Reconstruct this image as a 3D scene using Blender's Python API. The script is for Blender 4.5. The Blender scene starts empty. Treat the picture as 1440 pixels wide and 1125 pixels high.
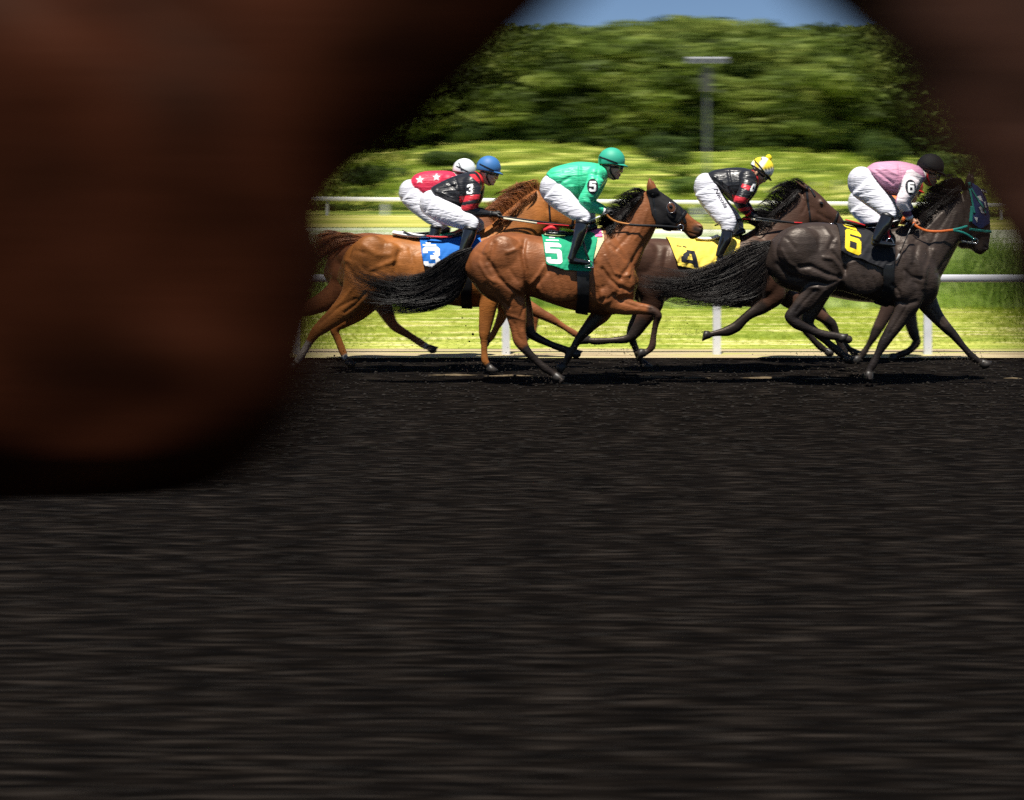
import bpy, bmesh, math, random
import numpy as np
from mathutils import Vector, Matrix
from mathutils.bvhtree import BVHTree

scene = bpy.context.scene
COL = scene.collection

# ------------------------------------------------------------------ camera
# The photographer stands on the near side of the track, eye 1.7 m up,
# looking level across it; the frame is shifted down (shift lens).
PW, PH = 1440.0, 1125.0          # size of the photograph used for measuring
F = 2175.0                       # focal length in photograph pixels
HY = 293.5                       # eye level in photograph pixels
EYE = 1.7
cam = bpy.data.cameras.new("camera")
cam_ob = bpy.data.objects.new("camera", cam)
COL.objects.link(cam_ob)
cam_ob.location = (0, 0, EYE)
cam_ob.rotation_euler = (math.radians(90), 0, 0)
cam.sensor_width = 36.0
cam.lens = 36.0 * F / PW
cam.shift_y = -(PH / 2 - HY) / PW
cam.clip_start = 0.1
cam.clip_end = 3000
cam.dof.use_dof = True
cam.dof.focus_distance = 15.5
cam.dof.aperture_ratio = 0.07    # anamorphic lens: bokeh stretched sideways
cam.dof.aperture_fstop = (cam.lens / 1000.0) / (0.215 * 0.07)
scene.camera = cam_ob
scene.render.resolution_x, scene.render.resolution_y = 1024, 800

# ------------------------------------------------------------------ light
SUN_EL, SUN_AZ = 68.0, 193.0     # azimuth from +Y clockwise: high behind the camera
el, az = math.radians(SUN_EL), math.radians(SUN_AZ)
sdir = Vector((math.sin(az) * math.cos(el), math.cos(az) * math.cos(el), math.sin(el)))
w = bpy.data.worlds.new("World")
scene.world = w
w.use_nodes = True
nt = w.node_tree
bg = nt.nodes["Background"]
sky = nt.nodes.new("ShaderNodeTexSky")
sky.sky_type = 'NISHITA'
sky.sun_disc = False
sky.sun_elevation = el
sky.sun_rotation = az
sky.air_density = 1.0
sky.dust_density = 0.1
sky.ozone_density = 3.0
sky.altitude = 3500
nt.links.new(sky.outputs[0], bg.inputs[0])
bg.inputs[1].default_value = 0.05
sl = bpy.data.lights.new("sun", 'SUN')
sl.energy = 4.8
sl.angle = math.radians(0.5)
sl.color = (1.0, 0.95, 0.86)
so = bpy.data.objects.new("sun", sl)
COL.objects.link(so)
so.rotation_euler = sdir.to_track_quat('Z', 'Y').to_euler()
so.location = (-5, -5, 20)

scene.view_settings.view_transform = 'Standard'
scene.view_settings.look = 'None'
scene.view_settings.exposure = 0.75
scene.view_settings.gamma = 1.0
scene.cycles.use_denoising = False
scene.cycles.max_bounces = 6

RNG = random.Random(7)

# ------------------------------------------------------------------ helpers
def wpt(px, py, Y):
    """photograph measurement at distance Y -> metres"""
    return ((px - PW / 2) * Y / F, Y, EYE - (py - HY) * Y / F)

def S(srgb):
    return tuple(((c / 255.0) / 12.92 if c / 255.0 <= .04045 else ((c / 255.0 + .055) / 1.055) ** 2.4) for c in srgb)

def empty(name, loc, label=None, cat=None, group=None, kind=None):
    o = bpy.data.objects.new(name, None)
    COL.objects.link(o)
    o.location = loc
    o.empty_display_size = .2
    tag(o, label, cat, group, kind)
    return o

def tag(o, label=None, cat=None, group=None, kind=None):
    if label: o["label"] = label
    if cat: o["category"] = cat
    if group: o["group"] = group
    if kind: o["kind"] = kind
    return o

def world_loc(o):
    v = Vector((0, 0, 0))
    while o is not None:
        v += Vector(o.location)
        o = o.parent
    return v

def make(name, verts, faces, mat, parent=None, smooth=True):
    """verts in world metres; stored relative to the parent"""
    v = np.asarray(verts, dtype=np.float64).reshape(-1, 3)
    if parent is not None:
        v = v - np.array(world_loc(parent))
    me = bpy.data.meshes.new(name)
    me.from_pydata(v.tolist(), [], [tuple(f) for f in faces])
    me.update()
    if smooth:
        me.polygons.foreach_set('use_smooth', np.ones(len(me.polygons), dtype=bool))
    if mat: me.materials.append(mat)
    o = bpy.data.objects.new(name, me)
    COL.objects.link(o)
    if parent is not None: o.parent = parent
    return o

def crom(P, n):
    """Catmull-Rom resample rows of P with n steps per span"""
    P = np.asarray(P, float)
    if len(P) < 3:
        t = np.linspace(0, 1, n * (len(P) - 1) + 1)[:, None]
        return P[0] * (1 - t) + P[-1] * t
    Q = np.vstack([2 * P[0] - P[1], P, 2 * P[-1] - P[-2]])
    out = []
    for i in range(1, len(Q) - 2):
        a, b, c, d = Q[i - 1], Q[i], Q[i + 1], Q[i + 2]
        for k in range(n):
            t = k / n
            out.append(.5 * ((2 * b) + (c - a) * t + (2 * a - 5 * b + 4 * c - d) * t * t + (3 * b - a - 3 * c + d) * t ** 3))
    out.append(Q[-2])
    return np.array(out)

def loft(st, Y, n=4, seg=20, skew=0.0, sq=2.0):
    """st rows: ax,ay,bx,by,w[,yoff]: cross-sections given by their two
    in-plane ends (photo measurements) and half width w in metres."""
    rows = [list(r) + [0.0] * (6 - len(r)) for r in st]
    R = crom(rows, n)
    verts, faces = [], []
    for r in R:
        y = Y + r[5]
        A = np.array(wpt(r[0], r[1], y)); B = np.array(wpt(r[2], r[3], y))
        C = (A + B) / 2; U = (A - B) / 2
        ww = max(r[4], .002)
        for k in range(seg):
            th = 2 * math.pi * k / seg
            c, s = math.cos(th), math.sin(th)
            c2 = math.copysign(abs(c) ** (2 / sq), c); s2 = math.copysign(abs(s) ** (2 / sq), s)
            verts.append(C + U * c2 + np.array([0, -1, 0]) * ww * s2 * (1 - skew * c2))
    m = len(R)
    for i in range(m - 1):
        for k in range(seg):
            a = i * seg + k; b = i * seg + (k + 1) % seg
            faces.append((a, b, b + seg, a + seg))
    # rounded-ish caps
    for i, sgn in ((0, -1), (m - 1, 1)):
        ring = np.array(verts[i * seg:(i + 1) * seg]); c = ring.mean(0)
        j = 1 if i == 0 else m - 2
        d = c - np.array(verts[j * seg:(j + 1) * seg]).mean(0)
        L = np.linalg.norm(d); r0 = np.linalg.norm(ring - c, axis=1).min()
        if L > 1e-6: c = c + d / L * min(r0 * .6, .05)
        verts.append(c); ci = len(verts) - 1
        for k in range(seg):
            a = i * seg + k; b = i * seg + (k + 1) % seg
            faces.append((b, a, ci) if i == 0 else (a, b, ci))
    return verts, faces

def limb(pts, Y, n=4, seg=14, wf=.8):
    """pts rows: x,y,d[,yoff[,w]] centre line with in-plane diameter d (photo px)"""
    P = []
    for r in pts:
        r = list(r)
        if len(r) < 4: r.append(0.0)
        if len(r) < 5: r.append(r[2] * .5 * wf * Y / F)
        P.append(r)
    P = np.array(P, float)
    st = []
    for i in range(len(P)):
        a = P[max(i - 1, 0)][:2]; b = P[min(i + 1, len(P) - 1)][:2]
        t = b - a; t = t / (np.linalg.norm(t) + 1e-9)
        nrm = np.array([-t[1], t[0]])
        c = P[i][:2]; h = P[i][2] / 2
        A = c + nrm * h; B = c - nrm * h
        st.append([A[0], A[1], B[0], B[1], P[i][4], P[i][3]])
    return loft(st, Y, n, seg)

def ball(x, y, Y, rx, ry, rl, yoff=0, ang=0, n=10, m=14):
    """ellipsoid: rx, ry in photo px, rl lateral metres"""
    sc = (Y + yoff) / F
    c = np.array(wpt(x, y, Y + yoff)); a = math.radians(ang)
    verts = []; faces = []
    for i in range(n + 1):
        ph = math.pi * i / n
        for k in range(m):
            t = 2 * math.pi * k / m
            lx = math.sin(ph) * math.cos(t) * rx * sc; ly = math.sin(ph) * math.sin(t) * rl; lz = math.cos(ph) * ry * sc
            verts.append(c + np.array([lx * math.cos(a) + lz * math.sin(a), ly, -lx * math.sin(a) + lz * math.cos(a)]))
    for i in range(n):
        for k in range(m):
            faces.append((i * m + k, i * m + (k + 1) % m, (i + 1) * m + (k + 1) % m, (i + 1) * m + k))
    return verts, faces

def joinp(parts):
    V = []; Fc = []
    for v, f in parts:
        o = len(V); V.extend(v); Fc.extend([tuple(i + o for i in q) for q in f])
    return V, Fc

def lap(V, E, it, lam=.5):
    n = len(V)
    deg = np.bincount(E.ravel(), minlength=n).astype(float); deg[deg == 0] = 1
    for _ in range(it):
        acc = np.zeros_like(V)
        for c in range(3):
            acc[:, c] = np.bincount(E[:, 0], V[E[:, 1], c], n) + np.bincount(E[:, 1], V[E[:, 0], c], n)
        V = V + lam * (acc / deg[:, None] - V)
    return V

def get_v(me):
    a = np.empty(len(me.vertices) * 3); me.vertices.foreach_get('co', a); return a.reshape(-1, 3)

def get_n(me):
    a = np.empty(len(me.vertices) * 3); me.vertices.foreach_get('normal', a); return a.reshape(-1, 3)

def fuse(name, parts, voxel, it, mat, parent=None, relief=None, Y=15.0):
    """union of overlapping closed pieces -> one continuous smooth skin"""
    V, Fc = joinp(parts)
    me = bpy.data.meshes.new(name)
    me.from_pydata([tuple(v) for v in V], [], Fc); me.update()
    bm = bmesh.new(); bm.from_mesh(me); bmesh.ops.remove_doubles(bm, verts=bm.verts, dist=1e-5)
    bmesh.ops.recalc_face_normals(bm, faces=bm.faces); bm.to_mesh(me); bm.free()
    o = bpy.data.objects.new(name, me); COL.objects.link(o)
    m = o.modifiers.new("r", 'REMESH'); m.mode = 'VOXEL'; m.voxel_size = voxel
    dg = bpy.context.evaluated_depsgraph_get()
    me2 = bpy.data.meshes.new_from_object(o.evaluated_get(dg), depsgraph=dg)
    bpy.data.objects.remove(o); bpy.data.meshes.remove(me)
    me2.name = name
    V = get_v(me2); E = np.empty(len(me2.edges) * 2, dtype=np.int64); me2.edges.foreach_get('vertices', E); E = E.reshape(-1, 2)
    V = lap(V, E, it)
    if relief:
        me2.vertices.foreach_set('co', V.ravel()); me2.update()
        N = get_n(me2)
        V = V + do_relief(V, N, relief, Y)
        V = lap(V, E, 1)
    if parent is not None: Vl = V - np.array(world_loc(parent))
    else: Vl = V
    me2.vertices.foreach_set('co', Vl.ravel()); me2.update()
    me2.polygons.foreach_set('use_smooth', np.ones(len(me2.polygons), dtype=bool))
    me2.materials.clear()
    if mat: me2.materials.append(mat)
    ob = bpy.data.objects.new(name, me2); COL.objects.link(ob)
    if parent is not None: ob.parent = parent
    ob['_n'] = 0; del ob['_n']
    return ob

def topx(V, yref=None):
    """world -> photo measurement, each point at its own depth"""
    Yv = V[:, 1]
    return np.stack([V[:, 0] * F / Yv + PW / 2, HY + (EYE - V[:, 2]) * F / Yv], 1)

def polydist(P, line):
    L = np.asarray(line, float); best = np.full(len(P), 1e9)
    for a, b in zip(L[:-1], L[1:]):
        d = b - a; t = np.clip(((P - a) @ d) / (d @ d + 1e-9), 0, 1)
        q = a + t[:, None] * d
        best = np.minimum(best, np.linalg.norm(P - q, axis=1))
    return best

def do_relief(V, N, lines, Y):
    """muscle ridges / grooves: lines of (points, width px, depth m)"""
    D = np.zeros(len(V))
    P = topx(V)
    near = np.clip(np.abs(N[:, 1]), 0, 1)
    for pts, wd, dep in lines:
        d = polydist(P, pts)
        D += .9 * dep * np.exp(-(d / wd) ** 2) * near
    return N * D[:, None]

def bvh_of(o):
    off = world_loc(o)
    V = [Vector(v) + off for v in [tuple(x) for x in get_v(o.data)]]
    return BVHTree.FromPolygons(V, [tuple(p.vertices) for p in o.data.polygons])

def inpoly_clip(bm, poly):
    """keep the part of bm inside the convex outline poly [(x,z)...] extruded along Y"""
    n = len(poly); cx = sum(p[0] for p in poly) / n; cz = sum(p[1] for p in poly) / n
    for i in range(n):
        a, b = poly[i], poly[(i + 1) % n]
        nx, nz = (b[1] - a[1]), -(b[0] - a[0])
        if (cx - a[0]) * nx + (cz - a[1]) * nz > 0: nx, nz = -nx, -nz
        bmesh.ops.bisect_plane(bm, geom=bm.verts[:] + bm.edges[:] + bm.faces[:], dist=1e-6,
                               plane_co=(a[0], 0, a[1]), plane_no=(nx, 0, nz), clear_outer=True)

def shell(name, src, poly, Y, mat, parent, off=.006, thick=.004, yref=-.22, near_only=False, fold=0.0):
    """cloth / leather lying on the skin of src inside a convex outline (photo measurements)"""
    bm = bmesh.new(); bm.from_mesh(src.data)
    bmesh.ops.translate(bm, verts=bm.verts, vec=world_loc(src))
    P = [wpt(x, y, Y + yref) for x, y in poly]
    P = [(p[0], p[2]) for p in P]
    xs = [p[0] for p in P]; zs = [p[1] for p in P]
    dead = [v for v in bm.verts if not (min(xs) - .05 < v.co.x < max(xs) + .05 and min(zs) - .05 < v.co.z < max(zs) + .05)]
    bmesh.ops.delete(bm, geom=dead, context='VERTS')
    if near_only:
        bmesh.ops.delete(bm, geom=[v for v in bm.verts if v.co.y > Y + .0], context='VERTS')
    inpoly_clip(bm, P)
    bm.normal_update()
    vs = list(bm.verts); ns = [v.normal.copy() for v in vs]; idx = {v: i for i, v in enumerate(vs)}
    from mathutils import noise as mn_
    zt_ = max(v.co.z for v in vs) if vs else 0
    def fd(c):
        if not fold: return 0.0
        dn = min(1.0, (zt_ - c.z) / .25)
        return fold * dn * (.5 + .9 * mn_.noise(Vector((c.x * 9 + c.z * 5, c.y * 2, c.z * 3.0))) + .5 * mn_.noise(Vector((c.x * 22 - c.z * 14, 3 + c.y * 3, c.z * 6))))
    fo_ = [max(fd(v.co), -off * .3) for v in vs]
    inner = [v.co + n * (off + q) for v, n, q in zip(vs, ns, fo_)]
    outer = [v.co + n * (off + thick + q) for v, n, q in zip(vs, ns, fo_)]
    k = len(vs); faces = []
    for f in bm.faces:
        ids = [idx[v] for v in f.verts]
        faces.append([i + k for i in ids]); faces.append(list(reversed(ids)))
    for e in bm.edges:
        if e.is_boundary:
            l = e.link_loops[0]; a, b = idx[l.vert], idx[l.link_loop_next.vert]
            faces.append([a, b, b + k, a + k])
    bm.free()
    if not faces: return None
    return make(name, [tuple(v) for v in inner + outer], faces, mat, parent)

GL = {
 '3': ["bXXXXXa", "XXXXXXX", "XX...XX", "....dXX", "...XXXc", "...XXXa", ".....XX", "XX...XX", "XXXXXXX", "dXXXXXc"],
 '5': ["XXXXXXa", "XXXXXXX", "XX.....", "XXXXXXa", "XXXXXXX", ".....XX", ".....XX", "XX...XX", "XXXXXXX", "dXXXXXc"],
 '6': ["bXXXXXa", "XXXXXXX", "XX.....", "XXXXXXa", "XXXXXXX", "XX...XX", "XX...XX", "XX...XX", "XXXXXXX", "dXXXXXc"],
 '4': ["...XXXX", "..bXXXX", ".bXX.XX", ".XXc.XX", "bXX..XX", "XXc..XX", "XXXXXXX", "XXXXXXX", ".....XX", ".....XX"],
 'bar': ["XXXXXXX"],
}
def glyph_polys(ch):
    g = GL[ch]; H = len(g); W = len(g[0]); out = []
    for r, row in enumerate(g):
        for c, s in enumerate(row):
            x0, x1, y0, y1 = c / W, (c + 1) / W, r / H, (r + 1) / H
            q = dict(X=[(x0, y0), (x1, y0), (x1, y1), (x0, y1)],
                     a=[(x0, y0), (x1, y1), (x0, y1)], b=[(x1, y0), (x1, y1), (x0, y1)],
                     c=[(x0, y0), (x1, y0), (x0, y1)], d=[(x0, y0), (x1, y0), (x1, y1)]).get(s)
            if q: out.append(q)
    return out

def decal(name, polys, quad, bvh, Y, mat, parent, yref, lift=.004, sub=2):
    """print flat shapes (unit square, y down) onto a cloth: quad = TL,TR,BR,BL photo measurements"""
    bm = bmesh.new()
    for q in polys:
        vs = [bm.verts.new((x, y, 0)) for x, y in q]
        try: bm.faces.new(vs)
        except ValueError: pass
    bmesh.ops.remove_doubles(bm, verts=bm.verts, dist=1e-4)
    if sub: bmesh.ops.subdivide_edges(bm, edges=bm.edges[:], cuts=sub, use_grid_fill=True)
    TL, TR, BR, BL = [np.array(q, float) for q in quad]
    ok = True
    for v in bm.verts:
        u, t = v.co.x, v.co.y
        p = TL * (1 - u) * (1 - t) + TR * u * (1 - t) + BR * u * t + BL * (1 - u) * t
        X, _, Z = wpt(p[0], p[1], Y + yref)
        hit = bvh.ray_cast(Vector((X, Y - 3, Z)), Vector((0, 1, 0)))
        yy = hit[0].y if hit[0] is not None else Y + yref
        v.co = Vector((X, yy - lift, Z))
    V = [tuple(v.co) for v in bm.verts]; bm.verts.index_update()
    Fc = [[v.index for v in reversed(f.verts)] for f in bm.faces]
    bm.free()
    return make(name, V, Fc, mat, parent)

def star_polys():
    pts = []
    for k in range(10):
        r = .5 if k % 2 == 0 else .2
        a = math.pi * k / 5
        pts.append((.5 + r * math.sin(a), .5 - r * math.cos(a)))
    return [[(.5, .5), pts[k], pts[(k + 1) % 10]] for k in range(10)]

def text_polys(txt, shear=.3):
    cu = bpy.data.curves.new("t", 'FONT'); cu.body = txt; cu.shear = shear; cu.offset = .012; cu.resolution_u = 2
    o = bpy.data.objects.new("t", cu); COL.objects.link(o)
    dg = bpy.context.evaluated_depsgraph_get()
    me = bpy.data.meshes.new_from_object(o.evaluated_get(dg), depsgraph=dg)
    V = get_v(me); mn = V.min(0); mx = V.max(0); d = mx - mn
    polys = [[((V[i][0] - mn[0]) / d[0], 1 - (V[i][1] - mn[1]) / d[1]) for i in p.vertices] for p in me.polygons]
    bpy.data.objects.remove(o); bpy.data.curves.remove(cu); bpy.data.meshes.remove(me)
    return polys

def hair(name, guides, Y, n, width, mat, parent, seed=1, jit=3.0, K=12, lenr=(.7, 1.0), lat=.06, curl=0.0):
    """guides: list of polylines (x,y[,yoff]); strands run between neighbouring guides"""
    rng = random.Random(seed)
    G = []
    for g in guides:
        g = [list(p) + [0.0] * (3 - len(p)) for p in g]
        R = crom(g, 8); t = np.linspace(0, len(R) - 1, K)
        G.append(np.array([[np.interp(tt, np.arange(len(R)), R[:, c]) for c in range(3)] for tt in t]))
    V = []; Fc = []
    nc = max(10, n // 40); cl = []
    for c in range(nc):
        cl.append((rng.random() * (len(G) - 1), rng.uniform(*lenr), rng.uniform(-1, 1) * lat, rng.gauss(0, jit), rng.gauss(0, jit),
                   rng.random() * 6, rng.uniform(.3, 1) * curl, rng.uniform(2, 4.5)))
    def at(u, tt):
        u = min(max(u, 0), len(G) - 1.0001); i = int(u); f = u - i
        P = G[i] * (1 - f) + G[min(i + 1, len(G) - 1)] * f
        k = min(int(tt), K - 2); g = tt - k
        return P[k] * (1 - g) + P[k + 1] * g
    spread = max(.35, len(G) * .12)
    for s in range(n):
        uc, Lc, yc, jx, jy, ph, am, fr = cl[rng.randrange(nc)]
        ur = uc + rng.gauss(0, spread); L = Lc * rng.uniform(.72, 1.04); yo = rng.uniform(-1, 1) * lat
        ex, ey = rng.gauss(0, jit * .22), rng.gauss(0, jit * .22); dph = rng.gauss(0, .25)
        wd = width * rng.uniform(.55, 1.3)
        k0 = len(V); stray = rng.random() < .07
        if stray: ex, ey, L = rng.gauss(0, jit * 1.3), rng.gauss(0, jit * 1.3), min(1.0, L * 1.1)
        for k in range(K):
            a = k / (K - 1); w1 = a ** .75 * .8
            P = at(ur * (1 - w1) + uc * w1, a * (K - 1) * L)
            x = P[0] + (jx + ex) * a ** 1.3 + am * math.sin(ph + dph + fr * a * 2) * a
            y = P[1] + (jy + ey) * a ** 1.1 + am * math.cos(ph + dph + fr * a * 2.3) * a
            yy_ = yo * (1 - w1) + yc * w1
            c = np.array(wpt(x, y, Y + P[2] + yy_ * (.35 + .65 * a)))
            r = wd * (1 - a ** 1.6 * .9)
            for j in range(3):
                t = 2 * math.pi * j / 3 + ph
                V.append(c + np.array([math.sin(t) * r * .4, math.cos(t) * r, math.sin(t) * r]))
        for k in range(K - 1):
            for j in range(3):
                a0 = k0 + k * 3 + j; b0 = k0 + k * 3 + (j + 1) % 3
                Fc.append((a0, b0, b0 + 3, a0 + 3))
    return make(name, V, Fc, mat, parent)

# ------------------------------------------------------------------ materials
def newmat(name):
    m = bpy.data.materials.new(name); m.use_nodes = True
    return m, m.node_tree, m.node_tree.nodes["Principled BSDF"]

def mat_plain(name, col, rough=.6, spec=.4, bump=0.0, bscale=60, var=.12, metal=0, stretch=(1, 1, 1), sheen=0, coat=0):
    m, t, b = newmat(name)
    N = t.nodes; L = t.links
    tc = N.new("ShaderNodeTexCoord"); mp = N.new("ShaderNodeMapping"); mp.inputs['Scale'].default_value = stretch
    L.new(tc.outputs['Object'], mp.inputs[0])
    nz = N.new("ShaderNodeTexNoise"); nz.inputs['Scale'].default_value = bscale; nz.inputs['Detail'].default_value = 4
    L.new(mp.outputs[0], nz.inputs['Vector'])
    mr = N.new("ShaderNodeMapRange"); mr.inputs[1].default_value = .3; mr.inputs[2].default_value = .7
    mr.inputs[3].default_value = 1 - var; mr.inputs[4].default_value = 1 + var
    L.new(nz.outputs[0], mr.inputs[0])
    mx = N.new("ShaderNodeVectorMath"); mx.operation = 'MULTIPLY'; mx.inputs[0].default_value = col[:3]
    L.new(mr.outputs[0], mx.inputs[1]); L.new(mx.outputs[0], b.inputs['Base Color'])
    b.inputs['Roughness'].default_value = rough; b.inputs['Specular IOR Level'].default_value = spec
    b.inputs['Metallic'].default_value = metal
    if sheen: b.inputs['Sheen Weight'].default_value = sheen
    if coat: b.inputs['Coat Weight'].default_value = coat
    if bump:
        bp = N.new("ShaderNodeBump"); bp.inputs['Strength'].default_value = bump; bp.inputs['Distance'].default_value = .01
        L.new(nz.outputs[0], bp.inputs['Height']); L.new(bp.outputs[0], b.inputs['Normal'])
    return m

def mat_coat(name, col, rough=.47, var=.28, spec=.36, bump=.15, tint=(1, .84, .7)):
    """horse coat: base colour comes with the coat's own markings from a colour attribute"""
    m, t, b = newmat(name)
    N = t.nodes; L = t.links
    at = N.new("ShaderNodeAttribute"); at.attribute_name = "Col"
    tc = N.new("ShaderNodeTexCoord")
    n1 = N.new("ShaderNodeTexNoise"); n1.inputs['Scale'].default_value = 5; n1.inputs['Detail'].default_value = 5
    L.new(tc.outputs['Object'], n1.inputs['Vector'])
    mr = N.new("ShaderNodeMapRange"); mr.inputs[1].default_value = .3; mr.inputs[2].default_value = .7
    mr.inputs[3].default_value = 1 - var; mr.inputs[4].default_value = 1 + var
    L.new(n1.outputs[0], mr.inputs[0])
    mx = N.new("ShaderNodeVectorMath"); mx.operation = 'MULTIPLY'
    L.new(at.outputs['Color'], mx.inputs[0]); L.new(mr.outputs[0], mx.inputs[1])
    L.new(mx.outputs[0], b.inputs['Base Color'])
    # veins and skin folds
    mp = N.new("ShaderNodeMapping"); mp.inputs['Scale'].default_value = (9, 9, 22); mp.inputs['Rotation'].default_value = (0, .9, 0)
    L.new(tc.outputs['Object'], mp.inputs[0])
    n2 = N.new("ShaderNodeTexNoise"); n2.inputs['Scale'].default_value = 1.5; n2.inputs['Detail'].default_value = 6; n2.inputs['Distortion'].default_value = 1.2
    L.new(mp.outputs[0], n2.inputs['Vector'])
    n3 = N.new("ShaderNodeTexNoise"); n3.inputs['Scale'].default_value = 160; n3.inputs['Detail'].default_value = 3
    mp2 = N.new("ShaderNodeMapping"); mp2.inputs['Scale'].default_value = (1, 1, .25)
    L.new(tc.outputs['Object'], mp2.inputs[0]); L.new(mp2.outputs[0], n3.inputs['Vector'])
    ad = N.new("ShaderNodeMath"); ad.operation = 'MULTIPLY_ADD'; ad.inputs[1].default_value = .12
    L.new(n3.outputs[0], ad.inputs[0]); L.new(n2.outputs[0], ad.inputs[2])
    bp = N.new("ShaderNodeBump"); bp.inputs['Strength'].default_value = bump; bp.inputs['Distance'].default_value = .02
    L.new(ad.outputs[0], bp.inputs['Height']); L.new(bp.outputs[0], b.inputs['Normal'])
    b.inputs['Roughness'].default_value = rough; b.inputs['Specular IOR Level'].default_value = spec
    b.inputs['Specular Tint'].default_value = (*tint, 1)
    return m

def mat_cloth(name, col, rough=.75, folds=.5, fscale=9, var=.05, spec=.25, rot=.6, attr=False):
    m, t, b = newmat(name)
    N = t.nodes; L = t.links
    tc = N.new("ShaderNodeTexCoord")
    mp = N.new("ShaderNodeMapping"); mp.inputs['Scale'].default_value = (fscale * .8, fscale * .5, fscale * 4.2); mp.inputs['Rotation'].default_value = (0, rot, 0)
    L.new(tc.outputs['Object'], mp.inputs[0])
    n = N.new("ShaderNodeTexNoise"); n.inputs['Scale'].default_value = 1; n.inputs['Detail'].default_value = 2.5; n.inputs['Distortion'].default_value = .9
    L.new(mp.outputs[0], n.inputs['Vector'])
    bp = N.new("ShaderNodeBump"); bp.inputs['Strength'].default_value = folds * .28; bp.inputs['Distance'].default_value = .03
    L.new(n.outputs[0], bp.inputs['Height']); L.new(bp.outputs[0], b.inputs['Normal'])
    mr = N.new("ShaderNodeMapRange"); mr.inputs[3].default_value = 1 - var; mr.inputs[4].default_value = 1 + var
    L.new(n.outputs[0], mr.inputs[0])
    mx = N.new("ShaderNodeVectorMath"); mx.operation = 'MULTIPLY'
    if attr:
        at = N.new("ShaderNodeAttribute"); at.attribute_name = "Col"; L.new(at.outputs['Color'], mx.inputs[0])
    else: mx.inputs[0].default_value = col[:3]
    L.new(mr.outputs[0], mx.inputs[1]); L.new(mx.outputs[0], b.inputs['Base Color'])
    b.inputs['Roughness'].default_value = rough; b.inputs['Specular IOR Level'].default_value = spec
    return m

def set_col(o, arr):
    me = o.data
    a = me.color_attributes.new("Col", 'FLOAT_COLOR', 'POINT')
    c = np.ones((len(me.vertices), 4)); c[:, :3] = arr
    a.data.foreach_set('color', c.ravel())

def wverts(o):
    return get_v(o.data) + np.array(world_loc(o))

M_black_hair = mat_plain("black_hair", (.007, .005, .005), .42, .3, var=.3, bscale=8)
M_brown_hair = mat_plain("dark_brown_hair", (.014, .009, .007), .42, .35, var=.3, bscale=8)
M_ginger_hair = mat_plain("ginger_hair", (.30, .105, .03), .5, .4, var=.35, bscale=8)
M_leather = mat_plain("black_leather", (.008, .008, .009), .28, .6, bump=.2, bscale=90)
M_strap = mat_plain("black_strap", (.007, .007, .008), .4, .5)
M_metal = mat_plain("bit_metal", (.7, .7, .7), .2, .8, metal=1)
M_eye = mat_plain("eye", (.004, .003, .003), .05, .8, coat=1)
M_white_pad = mat_plain("white_pad", (.8, .8, .78), .6, .3, var=.06)
M_cream = mat_plain("cream_pad", (.75, .65, .36), .7, .2, var=.06)
M_pink = mat_plain("pink_pad", (.72, .16, .36), .7, .2)
M_navy = mat_plain("navy_trim", (.01, .02, .09), .5, .3)
M_red = mat_plain("red_trim", (.55, .02, .025), .5, .3)
M_orange_rein = mat_plain("orange_rubber", (.62, .14, .03), .5, .4)
M_tan_rein = mat_plain("tan_rein", (.5, .2, .05), .5, .4)
M_teal_rein = mat_plain("teal_rein", (.02, .26, .22), .5, .4)
M_num_white = mat_plain("white_number", (.82, .82, .82), .7, .2, var=.04)
M_num_yellow = mat_plain("yellow_number", (.78, .58, .02), .7, .2, var=.06)
M_num_black = mat_plain("black_number", (.012, .012, .02), .7, .2)
M_hood_black = mat_cloth("black_hood_cloth", (.009, .008, .009), folds=.3, fscale=14)

# ------------------------------------------------------------------ ground
def zter(Y, X=0.0):
    """height of the infield and the hill behind it"""
    pts = [(-60, 0), (17.8, 0), (27, 0.0), (40, .25), (52, .62), (64, .9), (76, 1.28), (80, 1.5), (100, 2.9), (150, 7.6), (170, 9.6), (215, 19), (260, 26), (400, 30), (900, 30)]
    y = np.interp(Y, [p[0] for p in pts], [p[1] for p in pts])
    if Y > 60: y += (.35 * math.sin(X * .11 + Y * .05) + .25 * math.sin(X * .23 + 1.7)) * min(1, (Y - 60) / 40)
    if Y > 60: y -= .009 * X * min(1, (Y - 60) / 15)
    return float(y)

def grid(name, x0, x1, nx, ys, zf, mat, label=None, kind="structure"):
    V = []; Fc = []
    for y in ys:
        for i in range(nx + 1):
            x = x0 + (x1 - x0) * i / nx
            V.append((x, y, zf(x, y)))
    for j in range(len(ys) - 1):
        for i in range(nx):
            a = j * (nx + 1) + i
            Fc.append((a, a + 1, a + nx + 2, a + nx + 1))
    o = make(name, V, Fc, mat)
    o["kind"] = kind
    return o

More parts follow.
